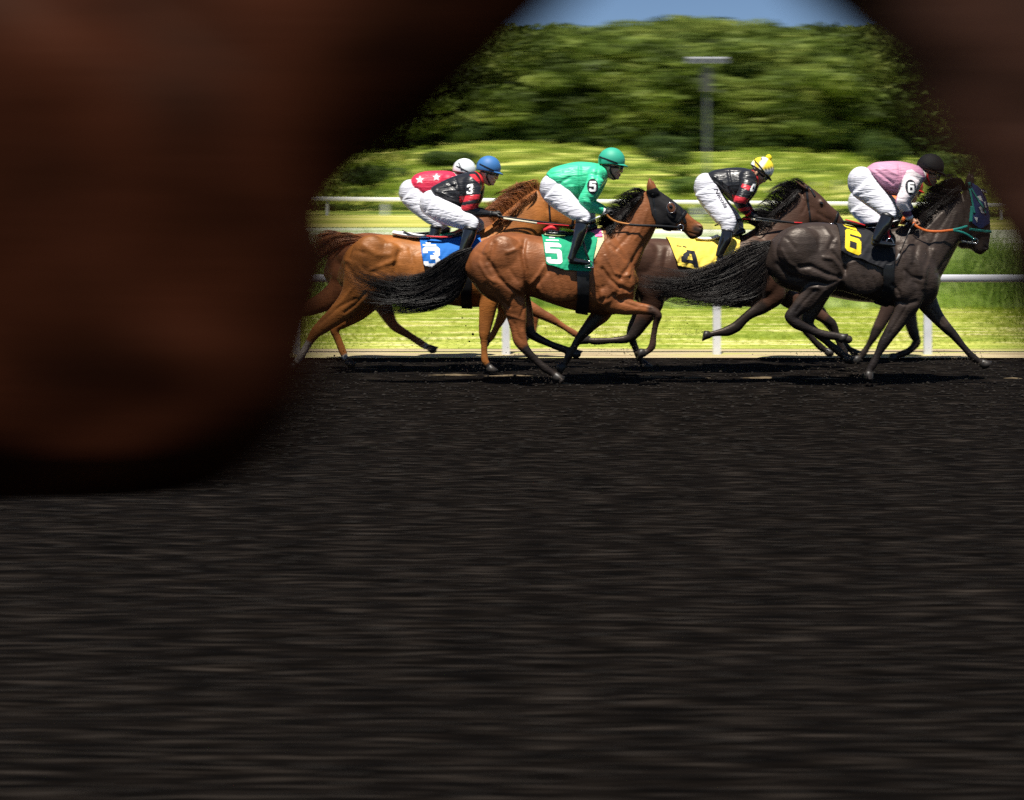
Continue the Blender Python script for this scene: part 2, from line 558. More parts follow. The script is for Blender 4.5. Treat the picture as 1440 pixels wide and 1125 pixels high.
def mat_ground(name, c1, c2, c3, scale=(1, 1, 1), ns=3.0, bump=.6, bdist=.05, rough=.9, spec=.1, pos=(.42, .52, .62)):
    m, t, b = newmat(name); N = t.nodes; L = t.links
    tc = N.new("ShaderNodeTexCoord"); mp = N.new("ShaderNodeMapping"); mp.inputs['Scale'].default_value = scale
    L.new(tc.outputs['Object'], mp.inputs[0])
    n1 = N.new("ShaderNodeTexNoise"); n1.inputs['Scale'].default_value = ns; n1.inputs['Detail'].default_value = 8; n1.inputs['Roughness'].default_value = .62
    L.new(mp.outputs[0], n1.inputs['Vector'])
    cr = N.new("ShaderNodeValToRGB"); e = cr.color_ramp.elements
    e[0].position = pos[0]; e[0].color = (*c1, 1); e[1].position = pos[2]; e[1].color = (*c3, 1)
    m_ = e.new(pos[1]); m_.color = (*c2, 1)
    L.new(n1.outputs[0], cr.inputs[0]); L.new(cr.outputs[0], b.inputs['Base Color'])
    n2 = N.new("ShaderNodeTexNoise"); n2.inputs['Scale'].default_value = ns * 6; n2.inputs['Detail'].default_value = 6
    L.new(mp.outputs[0], n2.inputs['Vector'])
    bp = N.new("ShaderNodeBump"); bp.inputs['Strength'].default_value = bump; bp.inputs['Distance'].default_value = bdist
    L.new(n2.outputs[0], bp.inputs['Height']); L.new(bp.outputs[0], b.inputs['Normal'])
    b.inputs['Roughness'].default_value = rough; b.inputs['Specular IOR Level'].default_value = spec
    return m

M_meadow = mat_ground("meadow", (.07, .11, .016), (.26, .32, .045), (.54, .50, .15), scale=(.35, 1, 1), ns=.5, bump=.8, bdist=.4)
M_lawn = mat_ground("lawn", (.22, .28, .04), (.42, .44, .09), (.62, .56, .28), scale=(.35, 1.6, 1), ns=1.3, bump=.6, bdist=.05)
M_sand = mat_ground("sand", (.26, .20, .11), (.42, .34, .21), (.36, .36, .10), scale=(.35, 3.0, 1), ns=1.6, bump=1, bdist=.03, pos=(.36,.5,.62))
M_pale = mat_ground("pale_path", (.34, .40, .20), (.50, .52, .38), (.64, .62, .52), scale=(.08, .5, 1), ns=.8)
M_straw = mat_ground("straw_grass", (.26, .29, .05), (.42, .39, .09), (.50, .45, .16), scale=(.1, .6, 1), ns=.8)

ys = list(np.linspace(17.62, 30, 26)) + list(np.linspace(31, 100, 60)) + list(np.linspace(103, 260, 50)) + [300, 400, 600, 900]
ys = [y for y in ys if y > 18.2]
far = grid("grass_field", -120, 120, 120, ys, lambda x, y: zter(y, x) - (.012 if y < 19.0 else 0), M_meadow)
grid("lawn", -40, 40, 60, list(np.linspace(18.7, 26.6, 12)), lambda x, y: zter(y, x) + .008, M_lawn)
grid("sand_strip", -40, 40, 60, list(np.linspace(17.6, 18.8, 4)), lambda x, y: .004, M_sand)
grid("infield_path", -60, 60, 90, list(np.linspace(46, 63, 14)), lambda x, y: zter(y, x) + .02, M_pale)
grid("straw_strip", -60, 60, 90, list(np.linspace(63.4, 75.2, 10)), lambda x, y: zter(y, x) + .02, M_straw)
# ground sheet under everything, out to the horizon
grid("ground", -1500, 1500, 4, [-300, 0, 17, 300, 1500, 2600], lambda x, y: -1.2, M_meadow)

# track: harrowed dark dirt with furrows along the running direction
from mathutils import noise as mn
def ztrack(x, y):
    n = mn.noise(Vector((x * .9, y * 9.0, 0))) * .010 + mn.noise(Vector((x * 2.4, y * 26.0, 4))) * .007
    n += mn.noise(Vector((x * 6, y * 14.0, 9))) * .006 + mn.noise(Vector((x * .5, y * 1.4, 2))) * .012
    return n - .012
m, t, b = newmat("dark_dirt"); N = t.nodes; L = t.links
tc = N.new("ShaderNodeTexCoord"); mp = N.new("ShaderNodeMapping"); mp.inputs['Scale'].default_value = (3.2, 34, 1); L.new(tc.outputs['Object'], mp.inputs[0])
n1 = N.new("ShaderNodeTexNoise"); n1.inputs['Scale'].default_value = 1; n1.inputs['Detail'].default_value = 5; n1.inputs['Roughness'].default_value = .6; L.new(mp.outputs[0], n1.inputs['Vector'])
cr = N.new("ShaderNodeValToRGB"); e = cr.color_ramp.elements
e[0].position = .40; e[0].color = (.0012, .0009, .0007, 1); e[1].position = .70; e[1].color = (.029, .0232, .0190, 1)
q = e.new(.53); q.color = (.0044, .0032, .0025, 1)
L.new(n1.outputs[0], cr.inputs[0]); L.new(cr.outputs[0], b.inputs['Base Color'])
n2 = N.new("ShaderNodeTexNoise"); n2.inputs['Scale'].default_value = 60; n2.inputs['Detail'].default_value = 5; L.new(tc.outputs['Object'], n2.inputs['Vector'])
bp = N.new("ShaderNodeBump"); bp.inputs['Strength'].default_value = .9; bp.inputs['Distance'].default_value = .02
L.new(n2.outputs[0], bp.inputs['Height']); L.new(bp.outputs[0], b.inputs['Normal'])
b.inputs['Roughness'].default_value = .95; b.inputs['Specular IOR Level'].default_value = .03
M_track = m
ys = list(np.arange(3.2, 9.0, .016)) + list(np.arange(9.0, 17.75, .035)) + [17.78]
grid("dirt_track", -6.5, 6.5, 260, ys, lambda x, y: ztrack(x, y) if y < 17.7 else -.02, M_track)
grid("dirt_track_outer", -60, 60, 20, [-12, 3.2, 17.7], lambda x, y: -.035, M_track)

# clods of dirt thrown up by the hooves
def clods(name, n, seed, rng_x, rng_y, zf, smin, smax, mat, label=None):
    r = random.Random(seed); V = []; Fc = []
    base = [(0, 0, 1), (.9, 0, .2), (.3, .85, .1), (-.75, .5, .2), (-.7, -.55, .1), (.3, -.9, .2), (0, 0, -.8)]
    fs = [(0, 1, 2), (0, 2, 3), (0, 3, 4), (0, 4, 5), (0, 5, 1), (6, 2, 1), (6, 3, 2), (6, 4, 3), (6, 5, 4), (6, 1, 5)]
    for i in range(n):
        x = r.uniform(*rng_x); y = rng_y[0] + (rng_y[1] - rng_y[0]) * r.random() ** 1.3; s = r.uniform(smin, smax) * (1 + y * .03); z = zf(x, y, r) + s * .3
        a = r.random() * 6.28; k = len(V)
        for p in base:
            q = [c * s * r.uniform(.7, 1.3) for c in p]
            V.append((x + q[0] * math.cos(a) - q[1] * math.sin(a), y + q[0] * math.sin(a) + q[1] * math.cos(a), z + q[2] * .7))
        Fc += [tuple(j + k for j in f) for f in fs]
    return make(name, V, Fc, mat, smooth=False)
M_clod = mat_plain("dirt_clod", (.012, .010, .0085), .9, .15, var=.6, bscale=3)
c = clods("loose_dirt", 15000, 3, (-6, 6), (3.4, 17.5), lambda x, y, r: ztrack(x, y), .004, .014, M_clod); c["kind"] = "stuff"
r = random.Random(5)
fly = [(665,470,1.6,15.2),(655,458,1.0,15.2),(650,447,.9,15.1),(660,480,1.2,15.3),(607,468,.8,16),(720,507,1.4,15),(765,513,1.2,15),(470,500,1.2,16),(430,508,1.3,16),(876,509,1.4,15.6),(1150,506,1.3,15),(1172,494,1.1,15.1),(752,499,1.0,15)]
for i, (x, y, s, Y) in enumerate(fly):
    v, f = ball(x, y, Y, s * 1.2, s, .008, 0, r.uniform(0, 90), 4, 6)
    v = [np.array(p) + np.array([r.uniform(-1, 1), r.uniform(-1, 1), r.uniform(-1, 1)]) * .002 for p in v]
    o = make("dirt_clod", v, f, M_clod, smooth=False)
    tag(o, "small dark clod of dirt flying up behind the hooves", "clod", "dirt clods flying behind the hooves")

# pale sand scuffs where hooves just struck
M_scuff = mat_plain("scuffed_sand", (.10, .075, .045), .9, .1, var=.4, bscale=20)
def scuff(x, y, w_, Y0=None):
    Y = EYE * F / (y - HY)
    X = (x - 720) * Y / F; W = w_ * Y / F
    V = [(X, Y, .004)]; n = 18; Fc = []
    for i in range(n):
        a = 2 * math.pi * i / n; q = 1 + .3 * math.sin(a * 3 + x) + .15 * math.sin(a * 7)
        V.append((X + math.cos(a) * W * q * .5, Y + math.sin(a) * .035 * q, -.012))
    for i in range(n): Fc.append((0, 1 + i, 1 + (i + 1) % n))
    return V, Fc
P = [scuff(*q) for q in ((510,517,34),(795,538,26),(922,529,46),(975,530,40),(720,527,70),(640,526,60),(1160,531,50),(1075,530,60),(1425,531,36))]
V, Fc = joinp(P); o = make("scuffed_sand", V, Fc, M_scuff); o["kind"] = "stuff"

# ------------------------------------------------------------------ near rail
M_rail = mat_plain("white_rail_paint", (.62, .62, .66), .35, .5, var=.06, bscale=3)
M_post = mat_plain("white_post_paint", (.66, .67, .70), .45, .4, var=.1, bscale=5)
YR = 18.0
def box(x0, x1, y0, y1, z0, z1):
    v = [(x0, y0, z0), (x1, y0, z0), (x1, y1, z0), (x0, y1, z0), (x0, y0, z1), (x1, y0, z1), (x1, y1, z1), (x0, y1, z1)]
    return v, [(0, 3, 2, 1), (4, 5, 6, 7), (0, 1, 5, 4), (1, 2, 6, 5), (2, 3, 7, 6), (3, 0, 4, 7)]
def prof_rail(x0, x1, Y, z, h, d, slope=0):
    """rail with rounded front, extruded along X"""
    pr = []
    for i in range(12):
        a = 2 * math.pi * i / 12
        pr.append((math.copysign(abs(math.cos(a)) ** .5, math.cos(a)) * d / 2, math.copysign(abs(math.sin(a)) ** .5, math.sin(a)) * h / 2))
    V = [(x0, Y + a, z + b + slope * x0) for a, b in pr] + [(x1, Y + a, z + b + slope * x1) for a, b in pr]
    Fc = [(i, (i + 1) % 12, 12 + (i + 1) % 12, 12 + i) for i in range(12)] + [tuple(range(11, -1, -1)), tuple(range(12, 24))]
    return V, Fc
rl = empty("rail_fence", (0, YR, 0), "near white running rail on flat posts along the sand strip, beside the horses", "rail fence")
zt = EYE - (386 - HY) * YR / F; zb = EYE - (397 - HY) * YR / F
v, f = prof_rail(-24, 24, YR, (zt + zb) / 2, zt - zb, .09); make("rail", v, f, M_rail, rl)
for i in range(-9, 10):
    x = (1008 - 720) * YR / F + i * 296.5 * YR / F
    v, f = limb([(0, 0, 1)] * 2, 1) if False else box(x - .045, x + .045, YR - .02, YR + .02, -.05, zb + .01)
    o = make("post", v, f, M_post, rl, smooth=False)
    bm = bmesh.new(); bm.from_mesh(o.data); bmesh.ops.bevel(bm, geom=bm.edges[:], offset=.008, segments=2); bm.to_mesh(o.data); bm.free()

for i in range(-5, 6):
    x = (860 - 720) * YR / F + i * 5.4
    v, f = prof_rail(x - .06, x + .06, YR, (zt + zb) / 2, zt - zb + .012, .102); make("joint_sleeve", v, f, M_post, rl)
# far rail with a low dark leafy strip below
YF = 75.6
fr = empty("rail_fence", (0, YF, zter(YF)), "far white running rail across the infield at the foot of the meadow", "rail fence")
def zl(px, py, Y): return EYE - (py - HY) * Y / F
z279 = zl(440, 276.5, YF); z285 = zl(1200, 283.5, YF); xa = (440 - 720) * YF / F; xb = (1200 - 720) * YF / F
sl_ = (z285 - z279) / (xb - xa); z0 = z279 - sl_ * xa
v, f = prof_rail(-45, 45, YF, z0 - .11, .21, .12, sl_); make("rail", v, f, mat_plain("far_rail_paint", (.82, .82, .82), .5, .3, var=.04), fr)
for i in range(-13, 16):
    x = (979 - 720) * YF / F + i * 88 * YF / F
    z = z0 + sl_ * x
    v, f = box(x - .07, x + .07, YF + .01, YF + .13, z - .95, z - .1); make("post", v, f, M_post, fr, smooth=False)
mb = empty("equipment_box", ((1001 - 720) * YF / F, YF - .2, zter(YF)), "small white box fixed to the far rail just behind the striped cap jockey's back", "box")
v, f = box(mb.location.x - .22, mb.location.x + .22, YF - .35, YF - .02, z0 - .75, z0 - .32); make("case", v, f, M_post, mb, smooth=False)
v, f = box(mb.location.x - .05, mb.location.x + .05, YF - .2, YF - .1, z0 - 1.1, z0 - .752); make("bracket", v, f, M_strap, mb, smooth=False)

# ------------------------------------------------------------------ foliage
M_leafy_strip = mat_ground("strip_leaf", (.012, .025, .006), (.03, .06, .01), (.07, .11, .02), ns=1.5, bump=0)
def mat_leaf(name, c1, c2, c3, ns=.5):
    m, t, b = newmat(name); N = t.nodes; L = t.links
    tc = N.new("ShaderNodeTexCoord"); n1 = N.new("ShaderNodeTexNoise"); n1.inputs['Scale'].default_value = ns; n1.inputs['Detail'].default_value = 4
    mp = N.new("ShaderNodeMapping"); mp.inputs['Scale'].default_value = (.5, 1, 1.8); L.new(tc.outputs['Object'], mp.inputs[0]); L.new(mp.outputs[0], n1.inputs['Vector'])
    cr = N.new("ShaderNodeValToRGB"); e = cr.color_ramp.elements
    e[0].position = .38; e[0].color = (*c1, 1); e[1].position = .66; e[1].color = (*c3, 1); q = e.new(.5); q.color = (*c2, 1)
    L.new(n1.outputs[0], cr.inputs[0]); L.new(cr.outputs[0], b.inputs['Base Color'])
    b.inputs['Roughness'].default_value = .6; b.inputs['Specular IOR Level'].default_value = .2
    tl = N.new("ShaderNodeBsdfTranslucent"); L.new(cr.outputs[0], tl.inputs[0])
    ms = N.new("ShaderNodeMixShader"); ms.inputs[0].default_value = .4
    L.new(b.outputs[0], ms.inputs[1]); L.new(tl.outputs[0], ms.inputs[2]); L.new(ms.outputs[0], N["Material Output"].inputs[0])
    return m
M_leaf = mat_leaf("wood_leaf", (.055, .080, .012), (.14, .195, .030), (.30, .345, .07), .25)
M_bush = mat_leaf("bush_leaf", (.03, .055, .012), (.06, .10, .02), (.13, .18, .04), .8)
M_tallgrass = mat_leaf("tall_grass_blade", (.20, .32, .05), (.38, .52, .11), (.62, .70, .30), 1.6)
M_bark = mat_plain("bark", (.07, .05, .035), .9, .1, bump=.5, bscale=6)

def leafcloud(centres, per, size, seed, flat=.6):
    """leaf-sized faces spread through lobes: centres = (x,y,z,rx,ry,rz)"""
    g = np.random.default_rng(seed); Vs = []
    for (x, y, z, rx, ry, rz) in centres:
        d = g.normal(size=(per, 3)); d /= np.linalg.norm(d, axis=1)[:, None]
        rr = g.uniform(.55, 1.05, (per, 1)) ** .6
        # uneven surface: bumps
        bump = 1 + .18 * np.sin(d[:, :1] * 7 + x * 3) * np.cos(d[:, 2:3] * 6 + z)
        c = np.array([x, y, z]) + d * rr * bump * np.array([rx, ry, rz])
        n = d + g.normal(size=(per, 3)) * .7; n /= np.linalg.norm(n, axis=1)[:, None]
        u = np.cross(n, g.normal(size=(per, 3))); u /= np.linalg.norm(u, axis=1)[:, None]; w_ = np.cross(n, u)
        s = size * g.uniform(.6, 1.4, (per, 1))
        Vs.append(np.stack([c - u * s, c + w_ * s * flat, c + u * s, c - w_ * s * flat], 1).reshape(-1, 3))
    V = np.concatenate(Vs); n = len(V) // 4
    return V, np.arange(n * 4).reshape(n, 4)

def fast_mesh(name, V, Fq, mat, parent=None):
    if parent is not None: V = V - np.array(world_loc(parent))
    me = bpy.data.meshes.new(name); n = len(Fq)
    me.vertices.add(len(V)); me.vertices.foreach_set('co', V.ravel())
    me.loops.add(Fq.size); me.loops.foreach_set('vertex_index', Fq.ravel().astype(np.int32))
    me.polygons.add(n); me.polygons.foreach_set('loop_start', np.arange(n, dtype=np.int32) * Fq.shape[1])
    me.update(calc_edges=True); me.materials.append(mat)
    o = bpy.data.objects.new(name, me); COL.objects.link(o)
    if parent is not None: o.parent = parent
    return o

# wood on the slope: one far-off mass of broadleaf trees
rg = random.Random(12); Vs = []; Fs = []; off = 0; TV = []; TF = []
protos = []
for k in range(5):
    cs = []
    for j in range(16):
        a = rg.random() * 6.28; h = rg.random()
        rad = 3.6 * math.sin(.35 + h * 2.4)
        cs.append((math.cos(a) * rad * rg.uniform(.3, 1), math.sin(a) * rad * rg.uniform(.3, 1), 2.0 + h * 8.2, rg.uniform(2.2, 4.0), rg.uniform(1.3, 2.2), rg.uniform(.6, 1.1)))
    protos.append(leafcloud(cs, 260, .27, 100 + k))
n_tree = 0
for row, (Y, z_off) in enumerate(((152, 0), (158, 0), (165, .5), (174, .5), (184, 1), (196, 1.5), (210, 2))):
    x = -62 + rg.uniform(0, 4)
    while x < 66:
        V, Fq = protos[rg.randrange(5)]
        s = rg.uniform(.75, 1.25); sx = s * rg.uniform(.95, 1.5); a = rg.random() * 6.28
        yy = Y + rg.uniform(-2.5, 2.5)
        top_px = 40 - 10 * math.exp(-((720 + x * F / yy - 1000) / 260) ** 2) + rg.uniform(-4, 4) + 4 * math.sin(x * .2)
        zb_ = zter(yy, x) - .8
        zmax = zl(0, top_px, yy); sz = s
        if row >= 4: sz = max(.4, min(1.5, (zmax - zb_) / 11.0))
        else: sz = s * rg.uniform(.8, 1.0)
        if zb_ + 11 * sz > zmax: sz = max(.2, (zmax - zb_) / 11.0)
        W = V.copy(); c_, s_ = math.cos(a), math.sin(a)
        W = np.stack([(V[:, 0] * c_ - V[:, 1] * s_) * sx + x, (V[:, 0] * s_ + V[:, 1] * c_) * s + yy, V[:, 2] * sz + zb_], 1)
        Vs.append(W); Fs.append(Fq + off); off += len(W)
        tv, tf = box(x - .2, x + .2, yy - .2, yy + .2, zb_, zb_ + 4 * sz); o_ = len(TV); TV += tv; TF += [tuple(i + o_ for i in q) for q in tf]
        n_tree += 1
        x += rg.uniform(3.4, 5.2) * (1 if row < 5 else .9)
wd = fast_mesh("woodland", np.concatenate(Vs), np.concatenate(Fs), M_leaf); wd["kind"] = "stuff"
tr = make("woodland_trunks", TV, TF, M_bark, smooth=False); tr["kind"] = "stuff"
# undergrowth at the wood's edge
cs = [(x, 149 + rg.uniform(-2, 2), zter(149, x) + rg.uniform(.3, 1.6), rg.uniform(1.2, 2.6), 1.2, rg.uniform(.7, 1.6)) for x in np.arange(-55, 58, 1.5)]
V, Fq = leafcloud(cs, 120, .28, 77); u = fast_mesh("undergrowth", V, Fq, M_bush); u["kind"] = "stuff"

# bushes on the meadow (single plants one can point at)
def bush(px, pyb, Y, wpx, hpx, label, seed, mat=M_bush):
    X = (px - 720) * Y / F; W = wpx * Y / F / 2; H = hpx * Y / F; zb_ = EYE - (pyb - HY) * Y / F
    root = empty("bush", (X, Y, zb_), label, "bush")
    r_ = random.Random(seed)
    cs = [(X + r_.uniform(-.6, .6) * W, Y + r_.uniform(-.5, .5) * W, zb_ + H * r_.uniform(.25, .75), W * r_.uniform(.3, .55), W * .4, H * r_.uniform(.2, .32)) for _ in range(14)]
    V, Fq = leafcloud(cs, 260, .13 * Y / 110, seed); fast_mesh("foliage", V, Fq, mat, root)
    TV = []; TF = []
    for j in range(5):
        a = j * 1.3; v, f = box(0, .1, 0, .1, 0, 1); v = [(X + (p[0] - .05) + math.cos(a) * p[2] * W * .3, Y + (p[1] - .05) + math.sin(a) * p[2] * W * .3, zb_ - .2 + p[2] * (H * .6)) for p in v]
        o_ = len(TV); TV += v; TF += [tuple(i + o_ for i in q) for q in f]
    make("stem", TV, TF, M_bark, root, smooth=False)
bush(938, 236, 112, 84, 48, "wide dark bush on the meadow above the head of horse 5", 1)
bush(1245, 240, 110, 74, 60, "tall dark bush on the meadow above the pink jockey's back", 2)
bush(630, 238, 118, 90, 26, "low dark bush on the meadow above the red starred jockey", 3)
bush(520, 262, 92, 110, 30, "broad low bush on the meadow left of the jockeys, near the far rail", 4)
bush(1010, 262, 90, 60, 20, "pale flowering shrub on the meadow left of the striped cap jockey", 5, mat_leaf("pale_shrub", (.16,.22,.06), (.3,.36,.12), (.5,.5,.3), 1))
bush(960, 274, 84, 70, 26, "leafy green shrub behind the far rail above horse 5's nose", 6, mat_leaf("green_shrub", (.09,.15,.03), (.17,.26,.05), (.34,.4,.12), 1))
bush(1340, 262, 95, 90, 50, "pale green shrub on the meadow above the neck of horse 6", 7, mat_leaf("green_shrub2", (.07,.12,.03), (.13,.21,.04), (.26,.32,.08), 1))
# rough clumps in the meadow
g = np.random.default_rng(5); cs = []
for _ in range(900):
    y = 80 + 68 * g.random(); x = g.uniform(-.36, .36) * y
    cs.append((x, y, zter(y, x) + .12, g.uniform(.5, 2.2), g.uniform(.3, .8), g.uniform(.15, .5)))
V, Fq = leafcloud(cs, 60, .16, 9); o = fast_mesh("meadow_clumps", V, Fq, mat_leaf("clump_leaf", (.12,.19,.02), (.24,.32,.03), (.42,.44,.09), .15)); o["kind"] = "stuff"
# low row of dark leaf clumps below the far rail
hr = empty("leafy_strip", (0, YF + .6, zter(YF)), "long low dark leafy strip running under the far white rail", "leafy_strip")
cs = [(x, YF + .7, z0 + sl_ * x - .52, .5, .25, .17) for x in np.arange(-36, 36, .4)]
V, Fq = leafcloud(cs, 70, .07, 31); fast_mesh("foliage", V, Fq, M_leafy_strip, hr)

# tall grass strip behind the lawn
def blades(name, n, xr, yr, hr_, wd_, seed, mat, bend=.25):
    g = np.random.default_rng(seed)
    x = g.uniform(*xr, n); y = g.uniform(*yr, n); z = np.array([zter(a, b) for a, b in zip(y, x)])
    edge = np.clip((y - yr[0]) / 1.0, .45, 1); h = g.uniform(*hr_, n) * edge * (1 + .18 * np.sin(x * 1.7) + .12 * np.sin(x * 4.1 + y))
    a = g.random(n) * 6.28; lx = np.cos(a) * bend * h * g.random(n); ly = np.sin(a) * bend * h * g.random(n); w_ = wd_ * g.uniform(.6, 1.4, n)
    ux = np.sin(a + 1.2) * w_; uy = np.cos(a + 1.2) * w_
    P0 = np.stack([x - ux, y - uy, z - .02], 1); P1 = np.stack([x + ux, y + uy, z - .02], 1)
    P2 = np.stack([x + ux * .8 + lx * .4, y + uy * .8 + ly * .4, z + h * .6], 1); P3 = np.stack([x - ux * .8 + lx * .4, y - uy * .8 + ly * .4, z + h * .6], 1)
    P4 = np.stack([x + ux * .1 + lx * 1.4, y + uy * .1 + ly * 1.4, z + h], 1); P5 = np.stack([x - ux * .1 + lx * 1.4, y - uy * .1 + ly * 1.4, z + h], 1)
    V = np.stack([P0, P1, P2, P3, P4, P5], 1).reshape(-1, 3); b0 = np.arange(n)[:, None] * 6
    Fq = np.concatenate([b0 + np.array([[0, 1, 2, 3]]), b0 + np.array([[3, 2, 4, 5]])])
    o = fast_mesh(name, V, Fq, mat); o["kind"] = "stuff"; return o
blades("tall_grass", 42000, (-13, 15), (26.0, 30.5), (.65, 1.15), .012, 1, M_tallgrass, .5)
blades("short_grass", 60000, (-10, 11), (18.75, 26.2), (.02, .07), .006, 2, mat_leaf("short_blade", (.26,.34,.03), (.36,.44,.04), (.48,.46,.12), 1.0), .5)

# small fence posts on the meadow
for i, (px, py) in enumerate(((1084,262),(1115,256),(1147,256),(1178,253),(1210,250),(1241,248))):
    Y = 98; X = (px - 720) * Y / F; zt_ = EYE - (py - HY) * Y / F
    ln = 20 * Y / F
    v, f = box(X - .04, X + .04, Y - .04, Y + .04, zt_ - ln, zt_)
    o = make("fence_post", v, f, mat_plain("grey_post", (.4, .4, .38), .8), smooth=False) if i == 0 else make("fence_post", v, f, bpy.data.materials["grey_post"], smooth=False)
    tag(o, "thin grey fence post standing in the meadow grass", "fence post", "grey fence posts in a row on the meadow")

# floodlight mast
YL = 46.0; XL = (994 - 720) * YL / F
lm = empty("light_mast", (XL, YL, zter(YL)), "tall thin floodlight mast with a wide lamp head, rising behind the striped cap jockey", "light mast")
M_galv = mat_plain("galvanised_steel", (.20, .21, .22), .4, .5, metal=.3)
zt_ = zl(0, 86, YL)
n = 12; V = []; Fc = []
for j, (z, r_) in enumerate(((zter(YL), .05), (zter(YL) + 3, .036), (zt_, .026))):
    for i in range(n): V.append((XL + math.cos(6.283 * i / n) * r_, YL + math.sin(6.283 * i / n) * r_, z))
for j in range(2):
    for i in range(n): Fc.append((j * n + i, j * n + (i + 1) % n, (j + 1) * n + (i + 1) % n, (j + 1) * n + i))
make("pole", V, Fc, M_galv, lm)
v, f = box(XL - .62, XL + .62, YL - .05, YL + .05, zt_ - .06, zt_ + .02); make("cross_arm", v, f, M_galv, lm, smooth=False)
M_lamp = mat_plain("lamp_housing", (.3, .3, .32), .4, .5)
M_dark = mat_plain("lamp_glass", (.05, .05, .06), .1, .6)
for i in range(4):
    x = XL - .45 + i * .3
    v, f = box(x - .12, x + .12, YL - .2, YL + .1, zt_ - .02, zt_ + .14)
    v = [(p[0], p[1], p[2] - (.12 if p[1] < YL else 0) * .6) for p in v]
    h = make("floodlight", v, f, M_lamp, lm, smooth=False)
    v, f = box(x - .1, x + .1, YL - .215, YL - .203, zt_ - .07, zt_ + .045); make("lens", v, f, M_dark, h, smooth=False)
v, f = box(XL - .14, XL + .14, YL - .1, YL + .1, zt_ - .9, zt_ - .2); make("control_box", v, f, mat_plain("dark_box", (.05,.05,.05), .5), lm, smooth=False)

# dirt kicked up behind the hooves
g = np.random.default_rng(8); V = []; Fc = []
for (px, py, Y) in ((494,516,16.1),(690,520,16.1),(790,537,15),(786,520,15.1),(1222,532,15),(1388,514,15.1),(1198,507,15.1),(910,516,16.1),(1199,509,16.1),(412,519,16.1),(608,494,17.1),(818,481,16.1),(897,500,15),(992,475,16.1)):
    for _ in range(150):
        t = g.exponential(.28); X = (px - 720) * Y / F - t; h = max(0, (EYE - (py - HY) * Y / F)) + abs(g.normal()) * (.05 + .22 * t) ; s_ = g.uniform(.002, .008) * (1.6 if g.random() < .06 else 1)
        c = np.array([X, Y + g.normal() * .12, h + .01]); o_ = len(V)
        for q in ((1,0,0),(-.5,.8,0),(-.5,-.8,0),(0,0,1.2)): V.append(c + np.array(q) * s_ * g.uniform(.6, 1.3, 3))
        Fc += [(o_, o_+1, o_+2), (o_, o_+1, o_+3), (o_+1, o_+2, o_+3), (o_+2, o_, o_+3)]
o = make("kicked_up_dirt", V, Fc, mat_plain("kicked_dirt", (.045, .036, .028), .9, .1, var=.5, bscale=3), smooth=False); o["kind"] = "stuff"
M_hoof = mat_plain("hoof_horn", (.022, .018, .015), .45, .4, var=.4, bscale=12)
